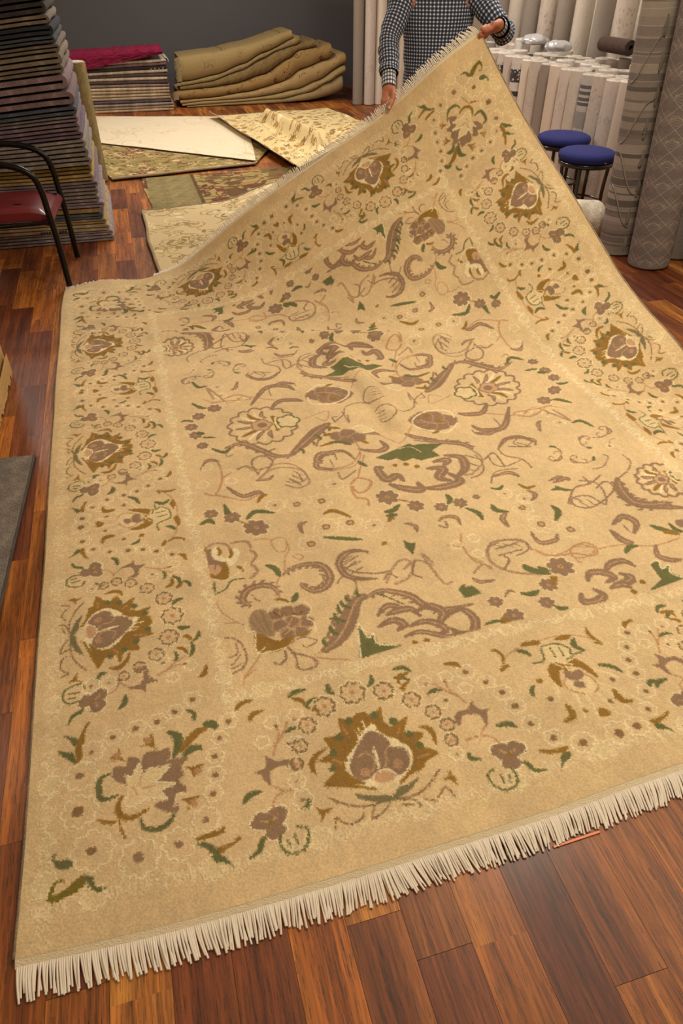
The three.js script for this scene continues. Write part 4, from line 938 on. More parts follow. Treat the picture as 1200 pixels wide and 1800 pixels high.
{ // the low stack in front of the back wall, folds towards the camera
  const LIST = [['cream', 214, 190, 158], ['beige', 202, 178, 148], ['grey beige', 178, 160, 142], ['slate violet', 104, 94, 106], ['sand', 196, 170, 138], ['cream marked', 216, 194, 160], ['pale sand', 200, 174, 140], ['ivory', 218, 196, 162], ['taupe', 150, 130, 118], ['dark brown', 92, 70, 66], ['off white', 222, 206, 180], ['brown mauve', 98, 76, 72], ['bone', 220, 204, 178], ['black patterned', 62, 52, 50], ['dusty mauve', 142, 112, 114], ['white fringed', 228, 214, 192]];
  let y = 0.002;
  const warp = (x, yy, z) => 0.02 * (noise2(z * 1.6, yy * 2, 61) - 0.5) * smooth(0, 0.1, yy) + 0.05 * smooth(0.3, 0.5, yy) * (-z / 1.2 - 0.5);
  LIST.forEach(([colour, r, g, b], i) => {
    const h = 0.0335, w = 0.75 + 0.02 * (hash2(i, 17) - 0.5), a0 = -0.06 + 0.02 * hash2(i, 18);
    const label = i ? `${colour} folded rug, ${ORDINAL[i]} from the bottom of the low stack under the magenta rug` : `${colour} folded rug at the very bottom of the low stack under the magenta rug`;
    const t = thing('folded_rug', label, 'rug', room(a0, 0, 9.82 + w), TURN - Math.PI / 2, 'folded rugs in the low back stack');
    part('folded_pile', foldedGeometry(w, 1.2 + (i < 3 ? 0.03 : 0), h, 2, y, i + 61, warp), textile(srgb(r, g, b)), t);
    if (i === 13) for (let k = 0; k < 4; k++) { const m = part('woven_mark', new THREE.BoxGeometry(0.004, 0.014, 0.016), textile(srgb(214, 204, 186)), t, { label: 'pale woven mark' }); m.position.set(w - 0.002, y + 0.014 + 0.006 * (k % 2), -1.0 - 0.05 * k); }
    if (i === 15) { const l = []; for (let k = 0; k < 26; k++) { const x = w - 0.03 - k * 0.018; l.push(tube([[x, y + 0.06, -1.19], [x + 0.004, y + 0.052, -1.222], [x + 0.006 * hash2(k, 3), y + 0.02 - 0.01 * hash2(k, 4), -1.23]], 0.006, 5, 5)); } part('fringe', merge(l), textile(srgb(232, 220, 200)), t, { kind: 'stuff', label: 'white knotted fringe at its right end' }); }
    y += h + 0.001;
  });
  // magenta shag rug thrown over the top
  const sh = thing('shag_rug', 'magenta long-pile rug thrown over the low back stack', 'rug', room(-0.1, 0, 9.8), TURN);
  const fur = textile(srgb(176, 14, 78), { bumpScale: 0.012 });
  const section = (a, f) => { const low = lerp(0.42, 0.625, Math.pow(a, 0.8)), top = 0.62 + 0.045 * a; if (f < 0.35) return [lerp(low, top - 0.02, f / 0.35), -0.015]; if (f < 0.5) { const q = (f - 0.35) / 0.15 * Math.PI / 2; return [top - 0.02 + 0.02 * Math.sin(q), -0.015 + 0.03 * (1 - Math.cos(q))]; } return [top, 0.015 + (f - 0.5) / 0.5 * 0.6]; };
  part('pile', grid(60, 40, (a, f) => { const [y2, b] = section(a, f), n = 0.02 * noise2(a * 30, f * 24, 71) + 0.012 * noise2(a * 70, f * 60, 72); return [a * 1.22, y2 + (f > 0.4 ? n : 0), -b + (f <= 0.45 ? n : 0), a, f]; }), fur, sh);
  part('backing', grid(20, 20, (a, f) => { const [y2, b] = section(a, f); return [a * 1.22, y2 - (f > 0.4 ? 0.008 : 0), -b - (f <= 0.45 ? 0.01 : 0), a, f]; }), textile(srgb(120, 30, 60)), sh);
}
// ---------------------------------------------------------------- printed floral cloth for the other rugs (pattern only)
function floralTexture(size, ground, inks, seed, opts = {}) {
  return canvasTexture(size, size, (g, w) => {
    let s = seed * 7919; const rn = () => { s = (s * 1664525 + 1013904223) >>> 0; return s / 4294967296; };
    g.fillStyle = ground; g.fillRect(0, 0, w, w);
    for (let i = 0; i < 400; i++) { g.globalAlpha = 0.06; g.fillStyle = rn() < 0.5 ? '#fff4d8' : '#6a5230'; g.fillRect(rn() * w, rn() * w, 4 + rn() * 60, 1 + rn() * 3); }
    g.globalAlpha = opts.alpha || 1; g.lineCap = 'round';
    const n = opts.count || 60, sc = w / 512 * (opts.scale || 1);
    for (let i = 0; i < n; i++) {
      const x = rn() * w, y = rn() * w, r = (8 + rn() * 16) * sc, col = inks[Math.floor(rn() * inks.length)], kind = rn(), a0 = rn() * 6.28;
      for (const ox of [-w, 0, w]) for (const oy of [-w, 0, w]) {
        if (Math.abs(x + ox - w / 2) > w * 0.62 || Math.abs(y + oy - w / 2) > w * 0.62) continue;
        g.save(); g.translate(x + ox, y + oy); g.rotate(a0); g.fillStyle = g.strokeStyle = col;
        if (kind < 0.4) { g.beginPath(); for (let k = 0; k <= 40; k++) { const q = k / 40 * 6.283, rad = r * (0.7 + 0.3 * Math.abs(Math.cos(3 * q))); g.lineTo(rad * Math.cos(q), rad * Math.sin(q)); } opts.outline ? (g.lineWidth = 2.2 * sc, g.stroke()) : g.fill(); g.beginPath(); g.arc(0, 0, r * 0.3, 0, 6.3); g.fillStyle = inks[(i + 1) % inks.length]; g.fill(); }
        else if (kind < 0.75) { g.lineWidth = 2.4 * sc; g.beginPath(); g.moveTo(-r * 2, 0); g.bezierCurveTo(-r, -r * 2.2, r, r * 2, r * 2, -r * 0.4); g.stroke(); for (let k = -1; k <= 1; k++) { g.beginPath(); g.ellipse(k * r, k * r * 0.2 + r * 0.5, r * 0.55, r * 0.22, 0.8 + k, 0, 6.3); g.fill(); } }
        else { g.lineWidth = 3 * sc; g.beginPath(); g.arc(0, 0, r, 0, 4.2); g.stroke(); g.beginPath(); g.ellipse(r, 0, r * 0.5, r * 0.2, 1, 0, 6.3); g.fill(); }
        g.restore();
      }
    }
  }, opts.repeat || [1, 1]);
}
{ // the sagging heap of folded carpets by the back wall; curves are [across, height] along the front
  const TA = floralTexture(512, '#a8946c', ['#86744e', '#8a7a52', '#9a865c', '#7e6c48'], 3, { count: 50, outline: true, repeat: [0.9, 0.9] });
  const TR = floralTexture(512, '#a08656', ['#6a2a1c', '#7c6236', '#8a6c3c', '#5e2a20'], 5, { count: 34, scale: 1.5, outline: true, repeat: [1.1, 1.1] });
  const TP = floralTexture(512, '#a99468', ['#8a7650', '#7a5a40', '#94805a'], 8, { count: 16, scale: 1.3, outline: true, repeat: [0.9, 0.9] });
  const at = (c, a) => { if (a <= c[0][0]) return c[0][1]; for (let i = 1; i < c.length; i++) if (a <= c[i][0]) return lerp(c[i - 1][1], c[i][1], smooth(0, 1, (a - c[i - 1][0]) / (c[i][0] - c[i - 1][0])) * 0.5 + 0.5 * (a - c[i - 1][0]) / (c[i][0] - c[i - 1][0])); return c[c.length - 1][1]; };
  const CURVES = [
    [[1.3, 0.004], [2.65, 0.004], [3.19, 0.03], [3.4, 0.067], [3.55, 0.12]], [[1.3, 0.02], [2.01, 0.039], [2.65, 0.052], [3.08, 0.122], [3.32, 0.223], [3.56, 0.315]],
    [[1.25, 0.045], [1.58, 0.067], [2.01, 0.07], [2.44, 0.09], [2.87, 0.15], [3.19, 0.24], [3.56, 0.416]], [[1.24, 0.085], [1.69, 0.1], [2.22, 0.15], [2.65, 0.232], [2.97, 0.38], [3.3, 0.47], [3.54, 0.553]],
    [[1.22, 0.195], [1.69, 0.214], [2.01, 0.241], [2.44, 0.333], [2.78, 0.5], [2.95, 0.59], [3.4, 0.66]], [[1.24, 0.235], [1.69, 0.278], [2.12, 0.388], [2.44, 0.517], [2.61, 0.59], [3.2, 0.72]],
    [[1.24, 0.28], [1.43, 0.292], [1.8, 0.351], [2.18, 0.461], [2.44, 0.572], [3.0, 0.76]], [[1.27, 0.56], [1.8, 0.6], [2.18, 0.66], [2.9, 0.82]]];
  const SPEC = [['lowest olive beige carpet of the sagging heap, lying on the floor', textile(srgb(226, 222, 210), { map: TA }), 3.52], ['grey beige carpet, second from the floor in the sagging heap', textile(srgb(240, 236, 226), { map: TP }), 3.56], ['fawn carpet with a hanging right end in the sagging heap', textile(srgb(250, 238, 220), { map: TA }), 3.57], ['red vine patterned carpet in the middle of the sagging heap', textile(srgb(232, 224, 210), { map: TR }), 3.38], ['plain golden brown carpet above the red patterned one in the sagging heap', textile(srgb(150, 124, 76)), 3.15], ['yellowish carpet with a rolled front edge, second from the top of the sagging heap', textile(srgb(176, 150, 100)), 2.95], ['topmost olive carpet with a fringed left edge on the sagging heap', textile(srgb(226, 222, 206), { map: TP }), 2.85]];
  SPEC.forEach(([label, mat, a1], i) => {
    const lo = CURVES[i], hi = CURVES[i + 1], a0 = [1.36, 1.3, 1.28, 1.26, 1.3, 1.3, 1.33][i], t = thing('draped_carpet', label, 'carpet', room(a0, 0, 9.98), TURN, 'carpets in the sagging heap');
    const W = a1 - a0, nx = 64, nt = 22;
    part('folded_pile', grid(nx, nt, (f, q) => {
      const a = a0 + f * W, yb = at(lo, a) + 0.003, yt = Math.max(at(hi, a) - 0.002, yb + 0.012), mid = (yb + yt) / 2, half = (yt - yb) / 2, lean = 0.16 * yb;
      const bul = Math.min(half, 0.07) * (1 + 0.5 * smooth(3.0, 3.5, a)), fold = (0.05 * (noise2(a * 5 + i, i * 3, 81) - 0.5) + 0.05 * (noise2(a * 9, i * 2 + yb * 6, 82) - 0.5)) * smooth(1.6, 3.2, a);
      let y2, b;
      if (q < 0.25) { y2 = yb; b = lerp(0.7, bul, q / 0.25); } else if (q < 0.75) { const an = (q - 0.25) / 0.5 * Math.PI; y2 = mid - half * Math.cos(an); b = bul * (1 - Math.sin(an)); } else { y2 = yt; b = lerp(bul, 0.7, (q - 0.75) / 0.25); }
      return [f * W, y2, -(b + lean + fold * (q > 0.15 && q < 0.85 ? 1 : 0)), f * W * 1.4, q * 0.7 + i * 0.3];
    }), mat, t);
    for (const f of [0, 1]) { const a = a0 + f * W, yb = at(lo, a) + 0.004, yt = Math.max(at(hi, a) - 0.003, yb + 0.01); const g = grid(6, 6, (p, q) => [f * W + (f ? -0.004 : 0.004), lerp(yb, yt, q), -(0.16 * yb + 0.04 + p * 0.6), p, q]); part('folded_end', g, mat, t); }
    if (i === 6 || i === 5 || i === 3) { const l = [], y0 = at(lo, a0) + 0.01, y1 = Math.max(at(hi, a0) - 0.01, y0 + 0.02); for (let k = 0; k < 46; k++) { const q = k / 45, y2 = lerp(y0, y1, q), b = 0.16 * y0 + 0.004; l.push(tube([[0.01, y2, -b], [-0.02, y2 + 0.004, -b + 0.01], [-0.045 - 0.02 * hash2(k, i), y2 - 0.012, -b + 0.006 * hash2(k, 2)]], 0.003, 4, 4)); } part('fringe', merge(l), textile(srgb(214, 190, 140)), t, { kind: 'stuff', label: 'pale fringe along its left edge' }); }
  });
}
// ---------------------------------------------------------------- rugs lying on the floor behind the big one
{
  // corners in room coordinates, counter-clockwise from near left; height(f, q) lifts the cloth
  function floorRug(name, label, corners, base, mat, height, opts = {}) {
    const t = thing(name, label, 'rug', room(0, 0, 0), TURN, opts.group);
    const P = (f, q) => { const [A, B, C, D] = corners, a = lerp(lerp(A[0], B[0], f), lerp(D[0], C[0], f), q), b = lerp(lerp(A[1], B[1], f), lerp(D[1], C[1], f), q), w = 0.02 * (noise2(f * 4, q * 4 + base * 90, 91) - 0.5); return [a + w, base + 0.009 + (height ? height(f, q, a, b) : 0) + 0.004 * noise2(a * 4, b * 4, 92), b + w]; };
    const n = opts.n || 60;
    const wu = Math.hypot(corners[1][0] - corners[0][0], corners[1][1] - corners[0][1]), wv = Math.hypot(corners[3][0] - corners[0][0], corners[3][1] - corners[0][1]);
    part('pile', grid(n, n, (f, q) => { const [a, y, b] = P(f, q); return [a, y, -b, f * wu, q * wv]; }), mat, t);
    const rim = []; for (const [f0, q0, f1, q1] of [[0, 0, 1, 0], [1, 0, 1, 1], [1, 1, 0, 1], [0, 1, 0, 0]]) rim.push(grid(n, 1, (s, h) => { const [a, y, b] = P(lerp(f0, f1, s), lerp(q0, q1, s)); return [a, y - 0.008 * (1 - h), -b, s, h * 0.01]; }));
    part('edge', merge(rim), opts.edge || textile(srgb(206, 190, 156)), t);
    if (opts.binding) for (const [f0, q0, f1, q1] of opts.binding) { const pts = []; for (let k = 0; k <= 14; k++) { const [a, y, b] = P(lerp(f0, f1, k / 14), lerp(q0, q1, k / 14)); pts.push([a, y, -b]); } part('binding', cappedTube(pts, 0.011, 40, 6), textile(srgb(226, 206, 164)), t); }
    if (opts.fringe) for (const [f0, q0, f1, q1, dx, dz] of opts.fringe) { const l = []; for (let k = 0; k < 130; k++) { const s = (k + hash2(k, 6) * 0.6) / 130, [a, y, b] = P(lerp(f0, f1, s), lerp(q0, q1, s)), len = 0.035 + 0.03 * hash2(k, 7); l.push(tube([[a, y - 0.003, -b], [a + dx * len * 0.5, y + 0.003, -b + dz * len * 0.5], [a + dx * len + 0.02 * (hash2(k, 8) - 0.5), Math.max(y - 0.012, 0.004), -b + dz * len]], 0.0028, 3, 4)); } part('fringe', merge(l), textile(srgb(232, 216, 180)), t, { kind: 'stuff' }); }
    return t;
  }
  const green = floralTexture(1024, '#8c7c46', ['#c2a878', '#4a3a1e', '#b89a68', '#6e2c20', '#a08a54', '#574a24', '#d0b88a'], 21, { count: 300, scale: 0.9, repeat: [1.0, 1.0] });
  const redf = floralTexture(1024, '#9c8850', ['#64341c', '#553a1c', '#60441f', '#70391f', '#6c592c', '#5a2c18'], 22, { count: 210, scale: 1.5, repeat: [0.62, 0.62] });
  const cream = floralTexture(512, '#e4d6b8', ['#d6c29a', '#cdb68c', '#dccaa6'], 23, { count: 40, scale: 1.6, alpha: 0.45, outline: true, repeat: [0.45, 0.45] });
  const gold = floralTexture(1024, '#dcc690', ['#b08848', '#8a6c3a', '#a88858', '#8a7a48', '#c09a5c', '#f0e2b8'], 24, { count: 170, scale: 1.0, outline: false, repeat: [0.7, 0.7] });
  const pale = floralTexture(1024, '#d2bc8e', ['#a08654', '#94804e', '#b29a68', '#e6d6ac', '#98885a'], 25, { count: 190, scale: 1.0, outline: true, repeat: [0.7, 0.7] });
  floorRug('floor_rug', 'rug with an olive border and dark red flowers lying on the wood floor', [[0.60, 5.1], [1.65, 4.95], [2.05, 6.32], [0.57, 6.24]], 0.001, textile(0xffffff, { map: redf }), null, {});
  { // its plain olive border is woven on as a band of its own
    const t = scene.children[scene.children.length - 1];
    part('border', grid(10, 40, (f, q) => [lerp(0.605, 1.0, f) + 0.002, 0.0155, -(lerp(lerp(5.1, 5.045, f), lerp(6.24, 6.262, f), q)), f * 0.4, q * 1.1]), textile(srgb(168, 150, 96)), t, { label: 'plain olive border band' });
    part('border_line', grid(2, 40, (f, q) => [1.0 + 0.03 * f, 0.017, -lerp(5.04, 6.26, q), f * 0.03, q]), textile(srgb(112, 84, 40)), t, { label: 'brown line inside the border' });
  }
  floorRug('floor_rug', 'dark olive flowered rug under the edge of the cream rug', [[0.31, 6.24], [1.66, 6.50], [2.05, 7.5], [0.02, 7.95]], 0.014, textile(0xffffff, { map: green }), null, { binding: [[0, 0, 1, 0]] });
  floorRug('floor_rug', 'plain pale cream rug spread before the back stacks', [[-0.25, 8.2], [1.66, 6.52], [1.95, 8.9], [-0.02, 9.45]], 0.027, textile(0xffffff, { map: cream }), (f, q) => 0.006 * noise2(f * 6, q * 6, 95), { edge: textile(srgb(120, 104, 76)) });
  floorRug('floor_rug', 'golden beige rug with raised wrinkles lying beside the cream rug', [[1.92, 6.02], [3.28, 7.75], [3.04, 9.05], [1.52, 8.87]], 0.04, textile(0xffffff, { map: gold }), (f, q) => {
    const r1 = segmentDistance(f, q, [0.35, 0.1], [0.33, 0.72])[0], r2 = segmentDistance(f, q, [0.45, 0.12], [0.42, 0.6])[0], r3 = segmentDistance(f, q, [0.12, 0.3], [0.2, 0.7])[0];
    return 0.15 * Math.exp(-r1 * r1 / 0.0018) + 0.10 * Math.exp(-r2 * r2 / 0.0016) + 0.05 * Math.exp(-r3 * r3 / 0.003) + 0.05 * smooth(0.06, 0, f) + 0.02 * noise2(f * 5, q * 5, 96);
  }, { n: 120, fringe: [[1, 1, 0, 1, 0.1, -1]] });
  floorRug('floor_rug', 'pale beige scroll-patterned rug partly under the big rug', [[0.55, 3.72], [1.3, 3.5], [1.62, 5.3], [0.52, 5.16]], 0.012, textile(0xffffff, { map: pale }), (f, q, a, b) => 0.10 * smooth(0.55, 1.0, f) * smooth(0.55, 1, q) + 0.03 * Math.exp(-Math.pow((q - 0.75) / 0.12, 2)) * smooth(0.35, 0.8, f), { n: 70, fringe: [[0, 1, 1, 1, 0, -1]], binding: [[0, 0, 0, 1]] });
}
// ---------------------------------------------------------------- upright rolled rugs
function spiralEnd(r, y, core = 0.02, pitch = 0.011) {
  const turns = (r - core) / pitch, n = Math.ceil(turns * 22), p = [], uv = [], ix = [];
  for (let i = 0; i <= n; i++) { const an = i / n * turns * Math.PI * 2, rad = core + (r - core - pitch * 0.5) * i / n, c = Math.cos(an), s = Math.sin(an); for (const [dr, dy] of [[-0.4, -0.006], [-0.32, 0], [0.32, 0], [0.4, -0.006]]) { const q = rad + dr * pitch; p.push(q * c, y + dy, q * s); uv.push(rad * an, dr * pitch); } if (i) for (let k = 0; k < 3; k++) { const a = (i - 1) * 4 + k, b = i * 4 + k; ix.push(a, a + 1, b + 1, a, b + 1, b); } }
  const g = new THREE.BufferGeometry(); g.setAttribute('position', new THREE.Float32BufferAttribute(p, 3)); g.setAttribute('uv', new THREE.Float32BufferAttribute(uv, 2)); g.setIndex(ix); g.computeVertexNormals(); return g;
}
function rollBody(r, h, seed, sides = 28, rows = 8) {
  return grid(sides, rows + 4, (f, q, i, j) => {
    const an = -f * Math.PI * 2, t = clamp((j - 2) / rows, 0, 1), edge = j === 0 ? 0.5 : j === 1 ? 0.93 : j === rows + 3 ? 0.97 : j === rows + 4 ? 0.86 : 1;
    const seam = 0.006 * (((f + 0.35) % 1) < 0.5 ? ((f + 0.35) % 1) : 0), rad = r * edge * (1 + 0.02 * (noise2(f * 6, t * 3, seed, 6) - 0.5)) + seam;
    const y = j === 0 ? 0.001 : j === 1 ? 0.003 : j === rows + 3 ? h - 0.002 : j === rows + 4 ? h : 0.014 + t * (h - 0.022);
    return [rad * Math.cos(an), y, rad * Math.sin(an), f, y / h];
  });
}
const rollEnd = textile(srgb(232, 222, 208)), rollCore = textile(srgb(232, 222, 208));
function makeRoll(name, r, h, mat, seed) {
  const t = new THREE.Group(); t.name = name;
  part('outer_layer', rollBody(r, h, seed), mat, t);
  const d = new THREE.CircleGeometry(r * 0.9, 24); d.rotateX(-Math.PI / 2); d.translate(0, h - 0.012, 0);
  part('inner_layers', d, rollCore, t); part('rolled_end', spiralEnd(r * 0.99, h + 0.002, Math.min(0.026, r * 0.35), 0.012), rollEnd, t, { label: 'pale spiral end of the roll' });
  return t;
}
// faded print for rolls: blotches, worn medallions, woven bands (uv: around, up)
function fadedTexture(seed, ground, inks, mode) {
  return canvasTexture(256, 512, (g, w, h) => {
    let s = seed * 104729; const rn = () => { s = (s * 1664525 + 1013904223) >>> 0; return s / 4294967296; };
    g.fillStyle = ground; g.fillRect(0, 0, w, h);
    for (let i = 0; i < 1500; i++) { g.globalAlpha = 0.03 + 0.08 * rn(); g.fillStyle = inks[Math.floor(rn() * inks.length)]; const x = rn() * w, y = rn() * h, q = 1 + rn() * 7; g.fillRect(x, y, q, mode === 'weave' ? 1.5 : q * 2); if (x + q > w) g.fillRect(x - w, y, q, q); }
    g.globalAlpha = 0.5; g.lineWidth = 2;
    if (mode === 'medallion') for (let i = 0; i < 26; i++) { g.strokeStyle = inks[i % inks.length]; const x = rn() * w, y = (rn() < 0.5 ? 0.25 : 0.7) * h + (rn() - 0.5) * 90; g.beginPath(); for (let k = 0; k <= 24; k++) { const q = k / 24 * 6.283, rad = (6 + 10 * rn()) * (0.8 + 0.2 * Math.cos(4 * q)); g.lineTo(x + rad * Math.cos(q), y + rad * 1.3 * Math.sin(q)); } g.stroke(); }
    if (mode === 'panel') { g.globalAlpha = 0.6; g.fillStyle = inks[0]; g.fillRect(20, 60, 90, 250); g.fillRect(150, 90, 60, 190); g.fillStyle = inks[1]; for (let i = 0; i < 70; i++) g.fillRect(20 + rn() * 190, 60 + rn() * 250, 6, 14); g.fillStyle = inks[2]; for (let i = 0; i < 60; i++) g.fillRect(rn() * w, 360 + rn() * 110, 8, 8); }
    if (mode === 'bands') { g.globalAlpha = 0.85; g.fillStyle = inks[0]; for (const y of [455, 430, 405, 385]) g.fillRect(0, y, w, 14); g.fillStyle = inks[1]; g.fillRect(0, 290, w, 70); g.globalAlpha = 0.5; g.fillStyle = inks[2]; for (let k = 0; k < 16; k++) g.fillRect(k * 16 + 3, 398, 8, 4); }
    if (mode === 'black') { g.globalAlpha = 0.9; g.fillStyle = inks[0]; for (const [y, q] of [[395, 60], [330, 24], [250, 26], [150, 40]]) g.fillRect(0, y, w, q); g.fillStyle = '#d8d0c4'; for (let i = 0; i < 90; i++) { const x = rn() * w, y = 395 + rn() * 60; g.beginPath(); g.arc(x, y, 2 + rn() * 3, 0, 6.3); g.fill(); } }
  });
}
const rollMat = (map, tint = 0xffffff) => new THREE.MeshStandardMaterial({ color: tint, map, roughness: 0.92, bumpMap: pileBump, bumpScale: 0.002, side: THREE.DoubleSide });
const ROLLS = [
  ['pale ivory', rollMat(fadedTexture(1, '#d6cabb', ['#b8a898', '#c8bcae', '#e4dace'], 'weave'))],
  ['faded rosy grey medallion', rollMat(fadedTexture(2, '#c8bab0', ['#8e8078', '#a89a90', '#9a8a80', '#dcd2c8'], 'medallion'))],
  ['grey beige worn', rollMat(fadedTexture(3, '#c2b6a8', ['#a29488', '#8c8078', '#d8cec2'], 'medallion'))],
  ['brown panelled', rollMat(fadedTexture(4, '#c0b2a4', ['#8c7c70', '#6c6058', '#a08c80', '#7e4a44'], 'panel'))],
  ['grey banded', rollMat(fadedTexture(5, '#b4aaa2', ['#4c4a4c', '#8a8480', '#e0d8d0'], 'bands'))],
  ['warm beige', rollMat(fadedTexture(6, '#cebfae', ['#b4a494', '#a8988a', '#ddd2c4'], 'weave'))],
  ['black and white banded', rollMat(fadedTexture(7, '#cfc8c0', ['#2e2c30', '#585658', '#e0d8d0'], 'black'))],
  ['dark taupe', rollMat(fadedTexture(8, '#8e8278', ['#6e645c', '#a0948a', '#7c7068'], 'weave'))],
];
{
  const cache = {};
  function placeRoll(kind, r, h, a, b, label, group) {
    const key = `${kind}_${r}_${h}`; let o;
    if (!cache[key]) { o = cache[key] = makeRoll('rolled_rug', r, h, ROLLS[kind][1], kind + 11); } else o = cache[key].clone();
    o.name = numbered('rolled_rug'); o.userData = { label, category: 'rolled rug', group };
    o.position.copy(room(a, 0, b)); o.rotation.set(0, hash2(Math.round(a * 100), Math.round(b * 100), 3) * 6.28, 0); scene.add(o); return o;
  }
  const order = [0, 5, 1, 3, 4, 2, 1, 5, 7, 2, 0, 6, 1, 6, 2, 5, 0, 1, 2, 3, 5, 1, 0, 2, 5, 1];
  const ROW = ['front row', 'second row', 'third row', 'row along the wall'];
  for (let row = 0; row < 4; row++) for (let k = 0; k < 26; k++) {
    const kind = row ? Math.floor(hash2(k, row, 111) * 8) : order[k], h = [0.85, 0.84, 0.82, 0.88][row] + (row ? 0.05 * Math.round(hash2(k, row, 112) * 3 - 1.5) / 1.5 : 0.005 * (k % 2));
    const hr = Math.round(h * 100) / 100;
    placeRoll(kind, 0.079, hr, 4.09 + row * 0.172 + 0.02 * (hash2(k, row, 113) - 0.5), 4.2 + row * 0.05 + k * 0.168, `${ROLLS[kind][0]} upright roll, ${k ? ORDINAL[k] : 'first'} from the stools in the ${ROW[row]}`, 'short upright rolls by the right wall');
  }
  // taller grey rolls at the right wall behind the short ones, and the tall pale ones behind the man
  for (let k = 0; k < 12; k++) placeRoll([7, 2, 7, 3][k % 4], 0.085, 1.32, 4.86, 4.7 + k * 0.34, `grey roll taller than its neighbours at the right wall, ${k ? ORDINAL[k] : 'first'} from the front`, 'taller rolls at the right wall');
  for (let k = 0; k < 7; k++) placeRoll([7, 1, 0, 2, 5, 0, 1][k], 0.068, 1.75, 3.62 + k * 0.142, 9.62 - 0.03 * k - 0.1 * (k % 2 ? 0.3 : 0), `tall pale roll behind the man, ${k ? ORDINAL[k] : 'first'} from the sagging heap`, 'tall pale rolls by the back wall');
  { const o = makeRoll('rolled_rug', 0.082, 0.9, textile(srgb(176, 156, 104)), 31); o.name = numbered('rolled_rug'); o.userData = { label: 'olive beige roll standing upright behind the tall left stack', category: 'rolled rug' }; o.position.copy(room(0.20, 0, 6.3)); scene.add(o); }
  // a brown roll and two plastic bundles resting across the tops
  const brown = thing('rolled_rug', 'short brown roll lying on top of the upright rolls', 'rolled rug', room(4.50, 0.992, 5.05), TURN);
  { const g = rollBody(0.055, 0.4, 5); g.rotateX(-Math.PI / 2); part('outer_layer', g, textile(srgb(92, 66, 52)), brown); const e = spiralEnd(0.054, 0.402, 0.015, 0.01); e.rotateX(-Math.PI / 2); part('rolled_end', e, textile(srgb(70, 50, 42)), brown); const e2 = spiralEnd(0.054, 0.004, 0.015, 0.01); e2.rotateX(Math.PI / 2); e2.translate(0, 0, -0.004); part('rolled_end', e2, textile(srgb(70, 50, 42)), brown); }
  const foil = new THREE.MeshPhysicalMaterial({ color: srgb(168, 166, 168), roughness: 0.3, clearcoat: 0.6 });
  [[4.36, 5.9, 'nearer the brown roll'], [4.44, 6.5, 'further from the brown roll']].forEach(([a, b, where], n) => { const g = new THREE.SphereGeometry(0.1, 28, 18), p = g.attributes.position; for (let i = 0; i < p.count; i++) { const x = p.getX(i), y = p.getY(i), z = p.getZ(i), q = 1 + 0.35 * (noise2(x * 30 + n * 9, z * 30 + y * 20, 121) - 0.5); p.setXYZ(i, x * q * 1.3, Math.max(y * 0.5 * q, -0.03), z * q); } g.computeVertexNormals(); single('plastic_bundle', g, foil, `crumpled grey plastic bundle on the upright rolls, ${where}`, 'bundle', room(a, 0.935, b), 0, 'plastic bundles on the rolls'); });
}
